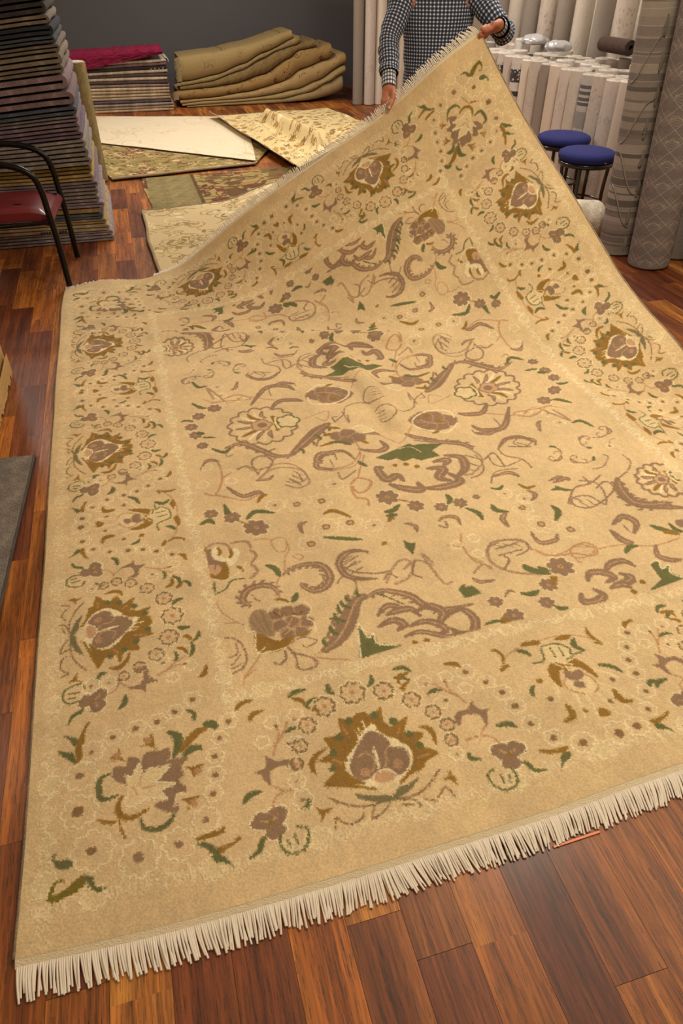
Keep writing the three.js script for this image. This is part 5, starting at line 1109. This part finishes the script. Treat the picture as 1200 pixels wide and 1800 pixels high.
// ---------------------------------------------------------------- the tall grey rolls at the right
{
  const stripes = canvasTexture(256, 1024, (g, w, h) => { let s = 77; const rn = () => { s = (s * 1664525 + 1013904223) >>> 0; return s / 4294967296; }; const tone = ['#938a84', '#7c7570', '#a1988f', '#6e6864', '#aca39a', '#857d78']; let y = 0; while (y < h) { const q = 3 + rn() * 26; g.fillStyle = tone[Math.floor(rn() * 6)]; g.fillRect(0, y, w, q); if (rn() < 0.5) { g.fillStyle = '#c8c0b6'; g.fillRect(0, y, w, 1.6); } y += q; } for (let i = 0; i < 4000; i++) { g.globalAlpha = 0.12; g.fillStyle = rn() < 0.5 ? '#e0d8d0' : '#4a4644'; g.fillRect(rn() * w, rn() * h, 1 + rn() * 5, 1.5); } });
  const diamond = canvasTexture(512, 1024, (g, w, h) => {
    let s = 99; const rn = () => { s = (s * 1664525 + 1013904223) >>> 0; return s / 4294967296; };
    g.fillStyle = '#7d7470'; g.fillRect(0, 0, w, h); for (let y = 0; y < h; y += 3) { g.globalAlpha = 0.25; g.fillStyle = rn() < 0.5 ? '#8a827e' : '#544e4c'; g.fillRect(0, y, w, 2); }
    g.globalAlpha = 1; g.strokeStyle = '#bdb3a4'; g.setLineDash([7, 3]); g.lineWidth = 6; const P = 256;
    for (let oy = -P; oy < h + P; oy += P) for (let ox = -P; ox < w + P; ox += P) { g.beginPath(); g.moveTo(ox, oy); g.lineTo(ox + P, oy + P); g.moveTo(ox + P, oy); g.lineTo(ox, oy + P); g.stroke(); g.lineWidth = 3.4; for (let k = 1; k < 7; k++) { const d = k * 18; g.beginPath(); if ((ox + oy) % (2 * P) === 0) { g.moveTo(ox + P / 2 - d, oy + d); g.lineTo(ox + P - d + 30 * rn(), oy + P / 2 + d - 30 * rn()); } else { g.moveTo(ox + P / 2 + d, oy + d); g.lineTo(ox + d, oy + P / 2 + d); } if (k % 2) { g.moveTo(ox, oy + P / 2 - d); g.lineTo(ox + P * 0.3, oy + P / 2 - d * 0.4); g.lineTo(ox, oy + P / 2 + d * 0.4); g.moveTo(ox + P, oy + P / 2 - d); g.lineTo(ox + P * 0.7, oy + P / 2 - d * 0.4); g.lineTo(ox + P, oy + P / 2 + d * 0.4); } g.stroke(); } g.lineWidth = 6; }
  });
  const fine = canvasTexture(128, 512, (g, w, h) => { g.fillStyle = '#8a837d'; g.fillRect(0, 0, w, h); for (let y = 0; y < h; y += 4) { g.fillStyle = y % 8 ? '#a29b94' : '#6c6661'; g.fillRect(0, y, w, 2); } });
  const m = (t) => new THREE.MeshStandardMaterial({ map: t, roughness: 0.95, bumpMap: pileBump, bumpScale: 0.003, side: THREE.DoubleSide });
  stripes.repeat.set(1, 1.2); diamond.repeat.set(3, 4.4); fine.repeat.set(3, 4);
  const tall = (label, r, h, mat, a, b, seed, leanX) => { const t = thing('tall_rolled_rug', label, 'rolled rug', room(a, 0.004, b), 0, 'tall rolls at the right'); part('outer_layer', rollBody(r, h, seed, 40, 14), mat, t); part('rolled_end', spiralEnd(r * 0.99, h + 0.002, 0.03, 0.015), rollEnd, t); const d = new THREE.CircleGeometry(r * 0.9, 24); d.rotateX(-Math.PI / 2); d.translate(0, h - 0.012, 0); part('inner_layers', d, rollCore, t); t.rotation.z = leanX; return t; };
  const st = tall('tall grey roll with horizontal stripes and tassels along its side', 0.12, 1.95, m(stripes), 3.60, 3.43, 3, 0.055);
  tall('tall dark grey roll with a pale woven diamond pattern', 0.128, 2.0, m(diamond), 3.62, 3.11, 4, 0.055);
  tall('plain finely ribbed grey roll standing behind the diamond patterned one', 0.12, 1.95, m(fine), 3.90, 3.22, 5, 0.03);
  tall('grey roll with fine ribs nearest the right edge, in front of the plain one', 0.125, 1.9, m(fine), 3.92, 2.95, 6, 0.02);
  // tassels and the loose cords of the striped roll
  const tuft = textile(srgb(208, 196, 180));
  for (let k = 0; k < 10; k++) {
    const y = 0.12 + k * 0.17, l = [], an = 1.55 + 0.12 * Math.sin(k * 2.1);
    for (let s = 0; s < 9; s++) { const q = an + 0.12 * (hash2(k, s, 131) - 0.5), dy = 0.05 + 0.05 * hash2(k, s, 132), rr2 = 0.124 + 0.014 * hash2(k, s, 133); l.push(tube([[0.121 * Math.cos(an), y, 0.121 * Math.sin(an)], [rr2 * Math.cos(q), y - dy * 0.5, rr2 * Math.sin(q)], [rr2 * Math.cos(q + 0.05), y - dy, rr2 * Math.sin(q + 0.05)]], 0.0045, 4, 5)); }
    part('tassel', merge(l), tuft, st);
  }
  for (const [y0, a0, a1] of [[0.5, 1.6, 2.9], [0.78, 1.6, 2.9], [1.1, 1.6, 2.9], [0.3, 1.6, 2.9]]) { const pts = []; for (let k = 0; k <= 10; k++) { const q = lerp(a0, a1, k / 10); pts.push([0.1235 * Math.cos(q), y0 + 0.12 * Math.cos(k / 10 * Math.PI) * (y0 > 0.6 ? 1 : -1), 0.1235 * Math.sin(q)]); } part('cord', cappedTube(pts, 0.005, 24, 6), textile(srgb(224, 216, 206)), st); }
  { const l = []; for (let k = 0; k < 40; k++) { const q = 0.5 + k * 0.06; l.push(tube([[0.118 * Math.cos(q), 0.05, 0.118 * Math.sin(q)], [0.135 * Math.cos(q), 0.02, 0.135 * Math.sin(q)], [(0.15 + 0.02 * hash2(k, 5)) * Math.cos(q + 0.1), 0.006, 0.15 * Math.sin(q + 0.1)]], 0.004, 4, 4)); } part('fringe', merge(l), tuft, st, { kind: 'stuff' }); }
  // thick white rug lying rolled up in front of the stools
  const fl = thing('rolled_rug', 'thick cream rug rolled up and lying on the floor in front of the stools', 'rolled rug', new THREE.Vector3(1.86, 0.122, -5.02), Math.PI - 0.2);
  const g = grid(48, 40, (f, q) => { const an = f * Math.PI * 2, x = q < 0.25 ? 0.1 * (1 - Math.cos(q / 0.25 * Math.PI / 2)) : 0.1 + (q - 0.25) / 0.75 * 0.85, rad = q < 0.25 ? 0.122 * Math.sin(q / 0.25 * Math.PI / 2) : 0.122, k = 1 + 0.1 * (noise2(f * 8, q * 9, 141, 8) - 0.5); return [x, Math.max(rad * k * Math.sin(an), -0.118), rad * k * Math.cos(an) * 1.05, f * 0.7, x]; });
  part('outer_layer', g, textile(srgb(252, 240, 218), { bumpScale: 0.008 }), fl);
}
// ---------------------------------------------------------------- blue stools
{
  const blue = new THREE.MeshPhysicalMaterial({ color: srgb(19, 27, 96), roughness: 0.9, sheen: 0.12, sheenRoughness: 0.5, sheenColor: srgb(90, 100, 190), bumpMap: pileBump, bumpScale: 0.001 });
  const black = new THREE.MeshPhysicalMaterial({ color: srgb(14, 14, 15), roughness: 0.3, clearcoat: 0.5 });
  const s = thing('stool', 'round blue velvet stool with black legs, nearer the tall grey rolls', 'stool', new THREE.Vector3(1.764, 0, -5.43), 0.3, 'blue stools');
  const V = (x, y) => new THREE.Vector2(x, y);
  part('seat', new THREE.LatheGeometry([V(0, 0.425), V(0.19, 0.425), V(0.2, 0.435), V(0.203, 0.455), V(0.195, 0.474), V(0.17, 0.486), V(0.1, 0.491), V(0, 0.492)], 48), blue, s);
  part('seat_ring', new THREE.LatheGeometry([V(0.155, 0.425), V(0.155, 0.395), V(0.192, 0.392), V(0.196, 0.41), V(0.192, 0.425), V(0.155, 0.425)], 48), black, s);
  for (let k = 0; k < 4; k++) { const an = Math.PI / 4 + k * Math.PI / 2, c = Math.cos(an), q = Math.sin(an); part('leg', cappedTube([[0.165 * c, 0.41, 0.165 * q], [0.155 * c, 0.25, 0.155 * q], [0.16 * c, 0.12, 0.16 * q], [0.185 * c, 0.002, 0.185 * q]], 0.0135, 20, 10), black, s); }
  const fr = new THREE.TorusGeometry(0.15, 0.008, 8, 40); fr.rotateX(Math.PI / 2); fr.translate(0, 0.15, 0); part('foot_ring', fr, black, s);
  const tag = new THREE.BoxGeometry(0.022, 0.008, 0.002); part('tag', tag, textile(srgb(190, 188, 180)), s).position.set(0.02, 0.436, 0.203);
  const s2 = s.clone(); s2.name = numbered('stool'); s2.userData = { label: 'round blue velvet stool with black legs, half hidden behind the other stool', category: 'stool', group: 'blue stools' }; s2.position.set(1.742, 0, -6.0); s2.rotation.set(0, 0.9, 0); scene.add(s2);
}
// ---------------------------------------------------------------- armchair at the left edge
{
  const black = new THREE.MeshPhysicalMaterial({ color: srgb(7, 7, 8), roughness: 0.3, specularIntensity: 0.5, clearcoat: 0.1, clearcoatRoughness: 0.05 }), red = new THREE.MeshPhysicalMaterial({ color: srgb(104, 14, 28), roughness: 0.5, clearcoat: 0.2 });
  const t = thing('armchair', 'chair with a shiny black tube frame and a dark red padded seat', 'chair', new THREE.Vector3(0, 0, 0));
  const side = [[-1.645, 0.012, -4.08], [-1.650, 0.285, -4.08], [-1.661, 0.43, -4.08], [-1.668, 0.535, -4.078], [-1.69, 0.615, -4.07], [-1.742, 0.66, -4.055], [-1.845, 0.69, -4.03], [-2.0, 0.70, -3.985], [-2.2, 0.69, -3.93]];
  const rear = [[-2.37, 0.012, -3.885], [-2.31, 0.30, -3.90], [-2.25, 0.5, -3.915], [-2.21, 0.7, -3.925], [-2.23, 0.9, -3.92]];
  const d = [-0.103, 0, -0.504], shift = (l) => l.map((p) => [p[0] + d[0], p[1], p[2] + d[2]]);
  for (const f of [(l) => l, shift]) { part('front_leg', cappedTube(f(side), 0.0175, 70, 14), black, t, { label: 'black tube running up from the foot into the armrest' }); part('rear_leg', cappedTube(f(rear), 0.0175, 40, 14), black, t); }
  const q = (x, y, k) => [x + d[0] * k, y, -4.07 - (x + 1.66) * 0.283 + d[2] * k];
  const seat = grid(30, 24, (f, e) => { const an = e < 0.5 ? 0 : 1, k = e < 0.5 ? e * 2 : (1 - e) * 2, x = lerp(-1.665, -2.19, f), edge = Math.min(smooth(0, 0.08, k), 1) * smooth(-0.02, 0.1, f), roll = 0.035 * smooth(0.2, 0, f), y = an ? 0.385 - roll : 0.45 - 0.02 * (1 - edge) - roll * 0.6 + 0.008 * Math.sin(k * Math.PI), p = q(x, y, 0.06 + 0.88 * k); return [p[0], p[1], p[2], f * 0.5, k * 0.5]; });
  part('seat', seat, red, t, { label: 'dark red padded seat' });
  const front = grid(4, 24, (f, k) => { const an = f * Math.PI, p = q(-1.665 + 0.022 * Math.sin(an), lerp(0.418, 0.35, f), 0.06 + 0.88 * k); return [p[0], p[1], p[2], f * 0.1, k * 0.5]; }); part('seat_front', front, red, t);
  for (const k of [0.06, 0.94]) part('seat_side', grid(20, 3, (f, h) => { const x = lerp(-1.665, -2.19, f), roll = 0.035 * smooth(0.2, 0, f), p = q(x, lerp(0.385 - roll, 0.432 - roll * 0.6, h), k); return [p[0], p[1], p[2], f, h * 0.05]; }), red, t);
  for (const k of [0.02, 0.98]) part('seat_rail', cappedTube([q(-1.66, 0.375, k), q(-1.95, 0.372, k), q(-2.22, 0.38, k)], 0.011, 12, 8), black, t);
  const back = new RoundedBoxGeometry(0.05, 0.26, 0.44, 4, 0.02); const bk = part('backrest', back, red, t); bk.position.set(-2.28, 0.8, -4.17); bk.rotation.y = TURN;
  const hole = new THREE.SphereGeometry(1, 20, 10); hole.scale(0.034, 0.003, 0.016); const hm = part('seat_slot', hole, black, t, { label: 'small dark slot in the seat' }); hm.position.set(-1.86, 0.4535, -4.15);
}
// ---------------------------------------------------------------- cardboard box, grey mat and metal strip
{
  const board = dataTexture(256, 256, (x, y) => { const n = 0.9 + 0.14 * (noise2(x / 40, y / 12, 151) - 0.5) + 0.05 * (hash2(x, y, 152) - 0.5) - (x % 9 === 0 ? 0.025 : 0); return [clamp(214 * n, 0, 255), clamp(176 * n, 0, 255), clamp(112 * n, 0, 255)]; });
  const mat = new THREE.MeshStandardMaterial({ map: board, roughness: 0.9, side: THREE.DoubleSide });
  const t = thing('cardboard_box', 'large tan cardboard box standing at the left edge, its bottom edge torn', 'box', room(-0.24, 0, 1.3), TURN);
  const wall = (x0, z0, x1, z1, y0 = 0.004, y1 = 0.75, jag = 0) => grid(60, 6, (f, h) => { const b = jag ? jag * hash2(Math.round(f * 60), 4, 153) : 0; return [lerp(x0, x1, f), lerp(y0 + b, y1, h), lerp(z0, z1, f), f * 1.4, h * 0.75]; });
  const D = 1.36;
  part('right_panel', wall(0, 0, 0, -D), mat, t); part('left_panel', wall(-0.62, 0, -0.62, -D), mat, t); part('near_panel', wall(-0.62, 0, 0, 0), mat, t); part('far_panel', wall(-0.62, -D, 0, -D), mat, t);
  part('torn_sleeve', wall(0.012, 0.004, 0.02, -D + 0.03, 0.001, 0.11, 0.03), mat, t, { label: 'torn second layer along the bottom' });
  part('flap', grid(4, 8, (f, h) => [lerp(-0.62, 0, f), 0.75 + 0.001, -lerp(0, D, h), f * 0.6, h * 1.3]), mat, t);
  const gm = textile(srgb(152, 145, 138), { bumpScale: 0.006 });
  const m2 = thing('floor_mat', 'worn grey carpet mat lying on the wood floor at the left edge', 'mat', room(0, 0, 0), TURN);
  const P = (f, q) => { const x = lerp(lerp(-0.075, -0.075, q), lerp(-1.0, -1.0, q), f) - (1 - f) * lerp(0.06, 0, q), b = lerp(0.85, 1.86 + 0.012 * Math.sin(f * 9), q); return [x, 0.009 + 0.002 * noise2(f * 8, q * 8, 161), b]; };
  part('pile', grid(40, 40, (f, q) => { const [a, y, b] = P(1 - f, q); return [a, y, -b, f, q]; }), gm, m2);
  const rim = []; for (const [f0, q0, f1, q1] of [[0, 0, 0, 1], [0, 1, 1, 1], [0, 0, 1, 0]]) rim.push(grid(30, 1, (s, h) => { const [a, y, b] = P(lerp(f0, f1, s), lerp(q0, q1, s)); return [a, y - 0.009 * (1 - h), -b, s, h * 0.01]; })); part('edge', merge(rim), textile(srgb(176, 170, 162)), m2);
  const pts = []; for (let k = 0; k <= 12; k++) { const [a, y, b] = P(0, k / 12); pts.push([a, y - 0.002, -b]); } part('binding', cappedTube(pts, 0.0045, 30, 6), textile(srgb(136, 132, 130)), m2);
  const strip = new RoundedBoxGeometry(0.12, 0.003, 0.006, 2, 0.001); single('metal_strip', strip, new THREE.MeshPhysicalMaterial({ color: srgb(190, 120, 92), metalness: 0.5, roughness: 0.5 }), 'short copper coloured strip set in the floor beside the near fringe', 'strip', room(1.2, 0.0018, -0.088), TURN + 0.02);
}
// ---------------------------------------------------------------- the man holding up the corner
{
  const v3 = (a) => new THREE.Vector3(...a);
  function capsule(p, a, b, ra, rb) { const bx = b[0] - a[0], by = b[1] - a[1], bz = b[2] - a[2], px = p[0] - a[0], py = p[1] - a[1], pz = p[2] - a[2], t = clamp((px * bx + py * by + pz * bz) / (bx * bx + by * by + bz * bz), 0, 1); return Math.hypot(px - bx * t, py - by * t, pz - bz * t) - lerp(ra, rb, t); }
  const smin = (a, b, k) => { const h = Math.max(k - Math.abs(a - b), 0) / k; return Math.min(a, b) - h * h * k / 4; };
  function field(bones, k) { return (p) => { let d = 9; for (const [a, b, ra, rb] of bones) d = smin(d, capsule(p, a, b, ra, rb), k); return d; }; }
  function mesh(f, centre, size, cell) {
    const n = Math.ceil(size / cell), mc = new MarchingCubes(n, new THREE.MeshBasicMaterial(), false, false, 200000); mc.isolation = 0;
    for (let z = 0; z < n; z++) for (let y = 0; y < n; y++) for (let x = 0; x < n; x++) mc.field[z * n * n + y * n + x] = -f([centre[0] + (x / n * 2 - 1) * size / 2, centre[1] + (y / n * 2 - 1) * size / 2, centre[2] + (z / n * 2 - 1) * size / 2]);
    mc.update(); const c = mc.count, p = new Float32Array(c * 3), q = new Float32Array(c * 3);
    for (let i = 0; i < c * 3; i++) { p[i] = centre[i % 3] + mc.positionArray[i] * size / 2; q[i] = mc.normalArray[i]; }
    const g = new THREE.BufferGeometry(); g.setAttribute('position', new THREE.BufferAttribute(p, 3)); g.setAttribute('normal', new THREE.BufferAttribute(q, 3)); g.setAttribute('uv', new THREE.BufferAttribute(new Float32Array(c * 2), 2));
    g.computeVertexNormals(); return g;
  }
  const man = thing('person', 'man in a navy and white checked shirt holding up the corner of the rug', 'person', new THREE.Vector3(0, 0, 0));
  const skin = new THREE.MeshPhysicalMaterial({ color: srgb(176, 112, 82), roughness: 0.55, sheen: 0.1 });
  const SH = { r: [0.345, 1.41, -4.63], l: [0.72, 1.41, -4.63] }, EL = { r: [0.258, 1.2, -4.50], l: [0.87, 1.24, -4.47] }, WR = { r: [0.256, 1.005, -4.335], l: [0.80, 1.285, -4.27] };
  const hip = [0.53, 0.93, -4.67], chest = [0.53, 1.28, -4.66], neck = [0.53, 1.46, -4.65], head = [0.53, 1.63, -4.62];
  const body = field([
    [hip, chest, 0.12, 0.13], [[0.45, 0.93, -4.67], [0.61, 0.93, -4.67], 0.1, 0.1], [[0.42, 1.36, -4.65], [0.64, 1.36, -4.65], 0.085, 0.085], [chest, neck, 0.11, 0.055], [neck, [0.53, 1.54, -4.64], 0.055, 0.055],
    [SH.r, EL.r, 0.042, 0.032], [EL.r, WR.r, 0.031, 0.026], [SH.l, EL.l, 0.042, 0.032], [EL.l, WR.l, 0.031, 0.026],
    [[0.44, 0.9, -4.67], [0.43, 0.48, -4.65], 0.085, 0.055], [[0.43, 0.48, -4.65], [0.43, 0.09, -4.69], 0.052, 0.036], [[0.62, 0.9, -4.67], [0.63, 0.48, -4.65], 0.085, 0.055], [[0.63, 0.48, -4.65], [0.63, 0.09, -4.69], 0.052, 0.036],
    [[0.43, 0.05, -4.7], [0.41, 0.04, -4.56], 0.035, 0.03], [[0.63, 0.05, -4.7], [0.65, 0.04, -4.56], 0.035, 0.03]], 0.06);
  const headField = (p) => { const e = (c, r) => { const q = Math.hypot((p[0] - c[0]) / r[0], (p[1] - c[1]) / r[1], (p[2] - c[2]) / r[2]); return (q - 1) * Math.min(...r); }; const [x, y, z] = head; let d = e([x, y + 0.03, z - 0.015], [0.076, 0.095, 0.095]); d = smin(d, e([x, y - 0.04, z + 0.012], [0.06, 0.075, 0.07]), 0.04); d = smin(d, capsule(p, [x, y + 0.015, z + 0.078], [x, y - 0.025, z + 0.098], 0.009, 0.014), 0.016); for (const s of [-1, 1]) { d = smin(d, e([x + s * 0.077, y - 0.002, z - 0.015], [0.012, 0.032, 0.02]), 0.012); d = smin(d, capsule(p, [x + s * 0.018, y + 0.032, z + 0.075], [x + s * 0.05, y + 0.033, z + 0.062], 0.009, 0.007), 0.014); d = Math.max(d, -(e([x + s * 0.032, y + 0.012, z + 0.084], [0.015, 0.009, 0.014]))); } d = smin(d, capsule(p, [x - 0.022, y - 0.058, z + 0.074], [x + 0.022, y - 0.058, z + 0.074], 0.009, 0.009), 0.01); d = Math.max(d, -capsule(p, [x - 0.024, y - 0.057, z + 0.086], [x + 0.024, y - 0.057, z + 0.086], 0.002, 0.002)); d = smin(d, capsule(p, [x, y - 0.16, z - 0.03], [x, y - 0.06, z - 0.02], 0.055, 0.052), 0.03); return d; };
  // hands: palm of three bars, four fingers behind the cloth, thumb in front of it
  function handBones(w, k, fwd, down, across, s) {   // w wrist, k knuckle centre
    const at = (o, a, b, c) => [0, 1, 2].map((i) => o[i] + across[i] * a * s + down[i] * b + fwd[i] * c), B = [];
    for (const a of [-0.026, -0.009, 0.009, 0.026]) B.push([at(w, a * 0.6, 0.004, 0), at(k, a, 0, 0), 0.017, 0.0135]);
    const F = [[-0.031, 0.036, 0.026], [-0.0105, 0.044, 0.03], [0.0105, 0.041, 0.028], [0.031, 0.032, 0.022]];
    F.forEach(([a, l1, l2]) => { const p0 = at(k, a, 0, 0), p1 = at(k, a * 1.05, l1 * 0.8, -l1 * 0.45), p2 = at(k, a * 1.05, l1 + l2 * 0.75, -l1 * 0.35 + 0.004), p3 = at(k, a, l1 + l2 * 1.1, -l1 * 0.1 + 0.01); B.push([p0, p1, 0.0105, 0.0095], [p1, p2, 0.0095, 0.0088], [p2, p3, 0.0088, 0.008]); });
    const t0 = at(w, 0.022, 0.012, 0.008), t1 = at(k, 0.026, -0.012, 0.026), t2 = at(k, 0.012, 0.024, 0.042), t3 = at(k, 0.004, 0.05, 0.05);
    B.push([t0, t1, 0.017, 0.014], [t1, t2, 0.0135, 0.0125], [t2, t3, 0.0125, 0.0105]); B.tip = t3; return B;
  }
  const HR = handBones(WR.r, [0.257, 0.945, -4.305], [-0.1, 0.45, 0.88], [0.02, -0.92, 0.36], [1, 0, 0.05], 1), HL = handBones(WR.l, [0.755, 1.275, -4.225], [-0.3, 0.5, 0.8], [-0.75, -0.4, 0.5], [0.3, 0.6, 0.7], -1);
  const hands = [mesh(field([...HR, [EL.r, WR.r, 0.03, 0.026]], 0.012), [0.257, 0.95, -4.30], 0.24, 0.0032), mesh(field([...HL, [EL.l, WR.l, 0.03, 0.026]], 0.012), [0.775, 1.275, -4.25], 0.26, 0.0034)];
  part('body', merge([mesh(body, [0.55, 0.8, -4.62], 1.72, 0.0135), mesh(headField, [0.53, 1.63, -4.62], 0.34, 0.0042), ...hands]), skin, man);
  const nail = new THREE.SphereGeometry(1, 12, 8); nail.scale(0.0075, 0.0085, 0.003); const nm = part('thumbnail', nail, new THREE.MeshPhysicalMaterial({ color: srgb(206, 150, 124), roughness: 0.35 }), man, { label: 'pale thumbnail' }); nm.position.set(HR.tip[0] - 0.001, HR.tip[1] + 0.004, HR.tip[2] + 0.0095); nm.rotation.x = -0.5;
  const white = new THREE.MeshStandardMaterial({ color: 0xe8e4de, roughness: 0.3 }), iris = new THREE.MeshStandardMaterial({ color: srgb(40, 26, 18), roughness: 0.2 });
  for (const s of [-1, 1]) { const e = part('eye', new THREE.SphereGeometry(0.011, 14, 10), white, man); e.position.set(head[0] + s * 0.032, head[1] + 0.012, head[2] + 0.068); const i = part('iris', new THREE.SphereGeometry(0.0055, 10, 8), iris, e); i.position.set(0, -0.002, 0.0072); }
  const hair = new THREE.MeshStandardMaterial({ color: srgb(30, 24, 22), roughness: 0.8 });
  part('hair', grid(40, 20, (f, q) => { const an = f * Math.PI * 2, low = 1.0 + 0.75 * smooth(0.2, -0.6, Math.sin(an)), th = q * low, r = 1.06 + 0.03 * noise2(f * 30, q * 14, 171, 30); return [head[0] + 0.078 * r * Math.sin(th) * Math.cos(an), head[1] + 0.034 + 0.097 * r * Math.cos(th), head[2] - 0.017 + 0.098 * r * Math.sin(th) * Math.sin(an), f, q]; }), hair, man);
  // clothes
  const check = (w, d1, d2) => dataTexture(64, 64, (x, y) => { const a = x < w ? 1 : 0, b = y < w ? 1 : 0, n = 0.94 + 0.1 * hash2(x, y, 181); const c = a && b ? d1 : a || b ? d2 : [226, 226, 224]; return c.map((q) => clamp(q * n, 0, 255)); }, true, [1 / 0.0165, 1 / 0.0165]);
  const shirtMat = new THREE.MeshStandardMaterial({ map: check(38, [30, 40, 62], [84, 98, 124]), roughness: 0.9, side: THREE.DoubleSide }), cuffMat = new THREE.MeshStandardMaterial({ map: check(24, [34, 44, 66], [92, 104, 128]), roughness: 0.9, side: THREE.DoubleSide });
  const jeans = textile(srgb(52, 58, 78)), leather = new THREE.MeshPhysicalMaterial({ color: srgb(44, 30, 22), roughness: 0.4 });
  function lookup(list, t) { for (let i = 1; i < list.length; i++) if (t <= list[i][0]) { const f = smooth(0, 1, (t - list[i - 1][0]) / (list[i][0] - list[i - 1][0])); return list[i].map((q, k) => lerp(list[i - 1][k], q, f)); } return list[list.length - 1]; }
  const shirt = part('shirt', grid(72, 60, (f, q) => { const y = lerp(0.86, 1.485, q), [, rx, rz, dz] = lookup([[0.86, 0.182, 0.135, 0], [1.0, 0.172, 0.13, 0], [1.15, 0.18, 0.132, 0.004], [1.3, 0.2, 0.135, 0.006], [1.38, 0.205, 0.12, 0.004], [1.43, 0.15, 0.098, 0.002], [1.462, 0.075, 0.075, 0], [1.485, 0.066, 0.07, 0.004]], y), an = f * Math.PI * 2, k = 1 + 0.05 * (noise2(f * 14, y * 9, 191, 14) - 0.5) * smooth(1.4, 1.2, y) + 0.03 * Math.sin(y * 46 + 3 * Math.sin(an * 2)) * smooth(1.18, 0.98, y); return [0.53 - rx * k * Math.cos(an), y, -4.662 + dz + rz * k * Math.sin(an), f * 1.02, y]; }), shirtMat, man, { label: 'navy and white checked shirt' });
  part('collar', grid(40, 6, (f, q) => { const an = lerp(0.16, 0.84, f) * Math.PI * 2 + Math.PI / 2, r = 0.072 + 0.02 * q; return [0.53 + r * Math.cos(an), 1.5 - 0.035 * q + 0.004, -4.656 + r * 0.98 * Math.sin(an), f * 0.4, q * 0.04]; }), shirtMat, shirt);
  for (const k of ['r', 'l']) {
    const c = new THREE.CatmullRomCurve3([v3(SH[k]), v3(SH[k]).lerp(v3(EL[k]), 0.5), v3(EL[k]), v3(EL[k]).lerp(v3(WR[k]), 0.5), v3(WR[k])]), fr = c.computeFrenetFrames(48, false);
    const ring = (t, an, r) => { const i = Math.round(t * 48), p = c.getPoint(t); return p.addScaledVector(fr.normals[i], Math.cos(an) * r).addScaledVector(fr.binormals[i], Math.sin(an) * r); };
    part('sleeve', grid(32, 46, (f, q) => { const t = Math.round(q * 0.86 * 48) / 48, an = f * Math.PI * 2, r = lookup([[0, 0.076], [0.2, 0.064], [0.5, 0.056], [0.8, 0.052], [0.9, 0.047]].map((x) => [...x]), t)[1] * (1 + 0.16 * (noise2(f * 5, t * 13, k === 'r' ? 201 : 202, 5) - 0.5) + 0.07 * Math.sin(t * 62 + Math.cos(an) * 2.2) * smooth(0.3, 0.7, t)), p = ring(t, an, r); return [p.x, p.y, p.z, f * 0.33, t * 0.5]; }), shirtMat, shirt);
    part('cuff', grid(28, 8, (f, q) => { const t = lerp(0.84, 1.0, q), i = Math.round(t * 48) / 48, an = f * Math.PI * 2, r = (q > 0.86 ? 0.0355 : 0.0385) * (1 + 0.05 * Math.sin(an * 2)), p = ring(i, an, r); return [p.x, p.y, p.z, f * 0.25, q * 0.07]; }), cuffMat, shirt);
  }
  const trousers = part('trousers', grid(40, 6, (f, q) => { const an = f * Math.PI * 2, y = lerp(0.8, 1.0, q), k = q > 0.9 ? 0.95 : 1; return [0.53 + 0.165 * k * Math.cos(an), y, -4.668 + 0.122 * k * Math.sin(an), f, y]; }), jeans, man);
  for (const x of [0.44, 0.62]) { const s = x < 0.5 ? -1 : 1; part('trouser_leg', grid(28, 30, (f, q) => { const y = lerp(0.075, 0.9, q), [, r] = lookup([[0.07, 0.062], [0.3, 0.066], [0.48, 0.07], [0.7, 0.086], [0.9, 0.098]], y), an = f * Math.PI * 2, k = 1 + 0.08 * (noise2(f * 6, y * 8, 211 + s, 6) - 0.5); return [x + s * 0.01 * smooth(0.9, 0.3, y) + r * k * Math.cos(an), y, -4.67 + r * 1.05 * k * Math.sin(an), f * 0.5, y]; }), jeans, trousers); }
  for (const [x, s] of [[0.425, -1], [0.635, 1]]) { const g = grid(28, 18, (f, q) => { const an = f * Math.PI * 2, ph = (q - 0.5) * Math.PI, c = Math.cos(ph), z = Math.sin(an) * c, y = Math.sin(ph); return [0.05 * Math.cos(an) * c * (1 - 0.15 * z), Math.max(0.002, 0.045 + (y > 0 ? 0.055 - 0.022 * z : 0.045) * y), 0.145 * z, f, q]; }); const m = part('shoe', g, leather, man); m.position.set(x, 0, -4.635); m.rotation.y = s * 0.12; }
}
renderer.render(scene, camera);
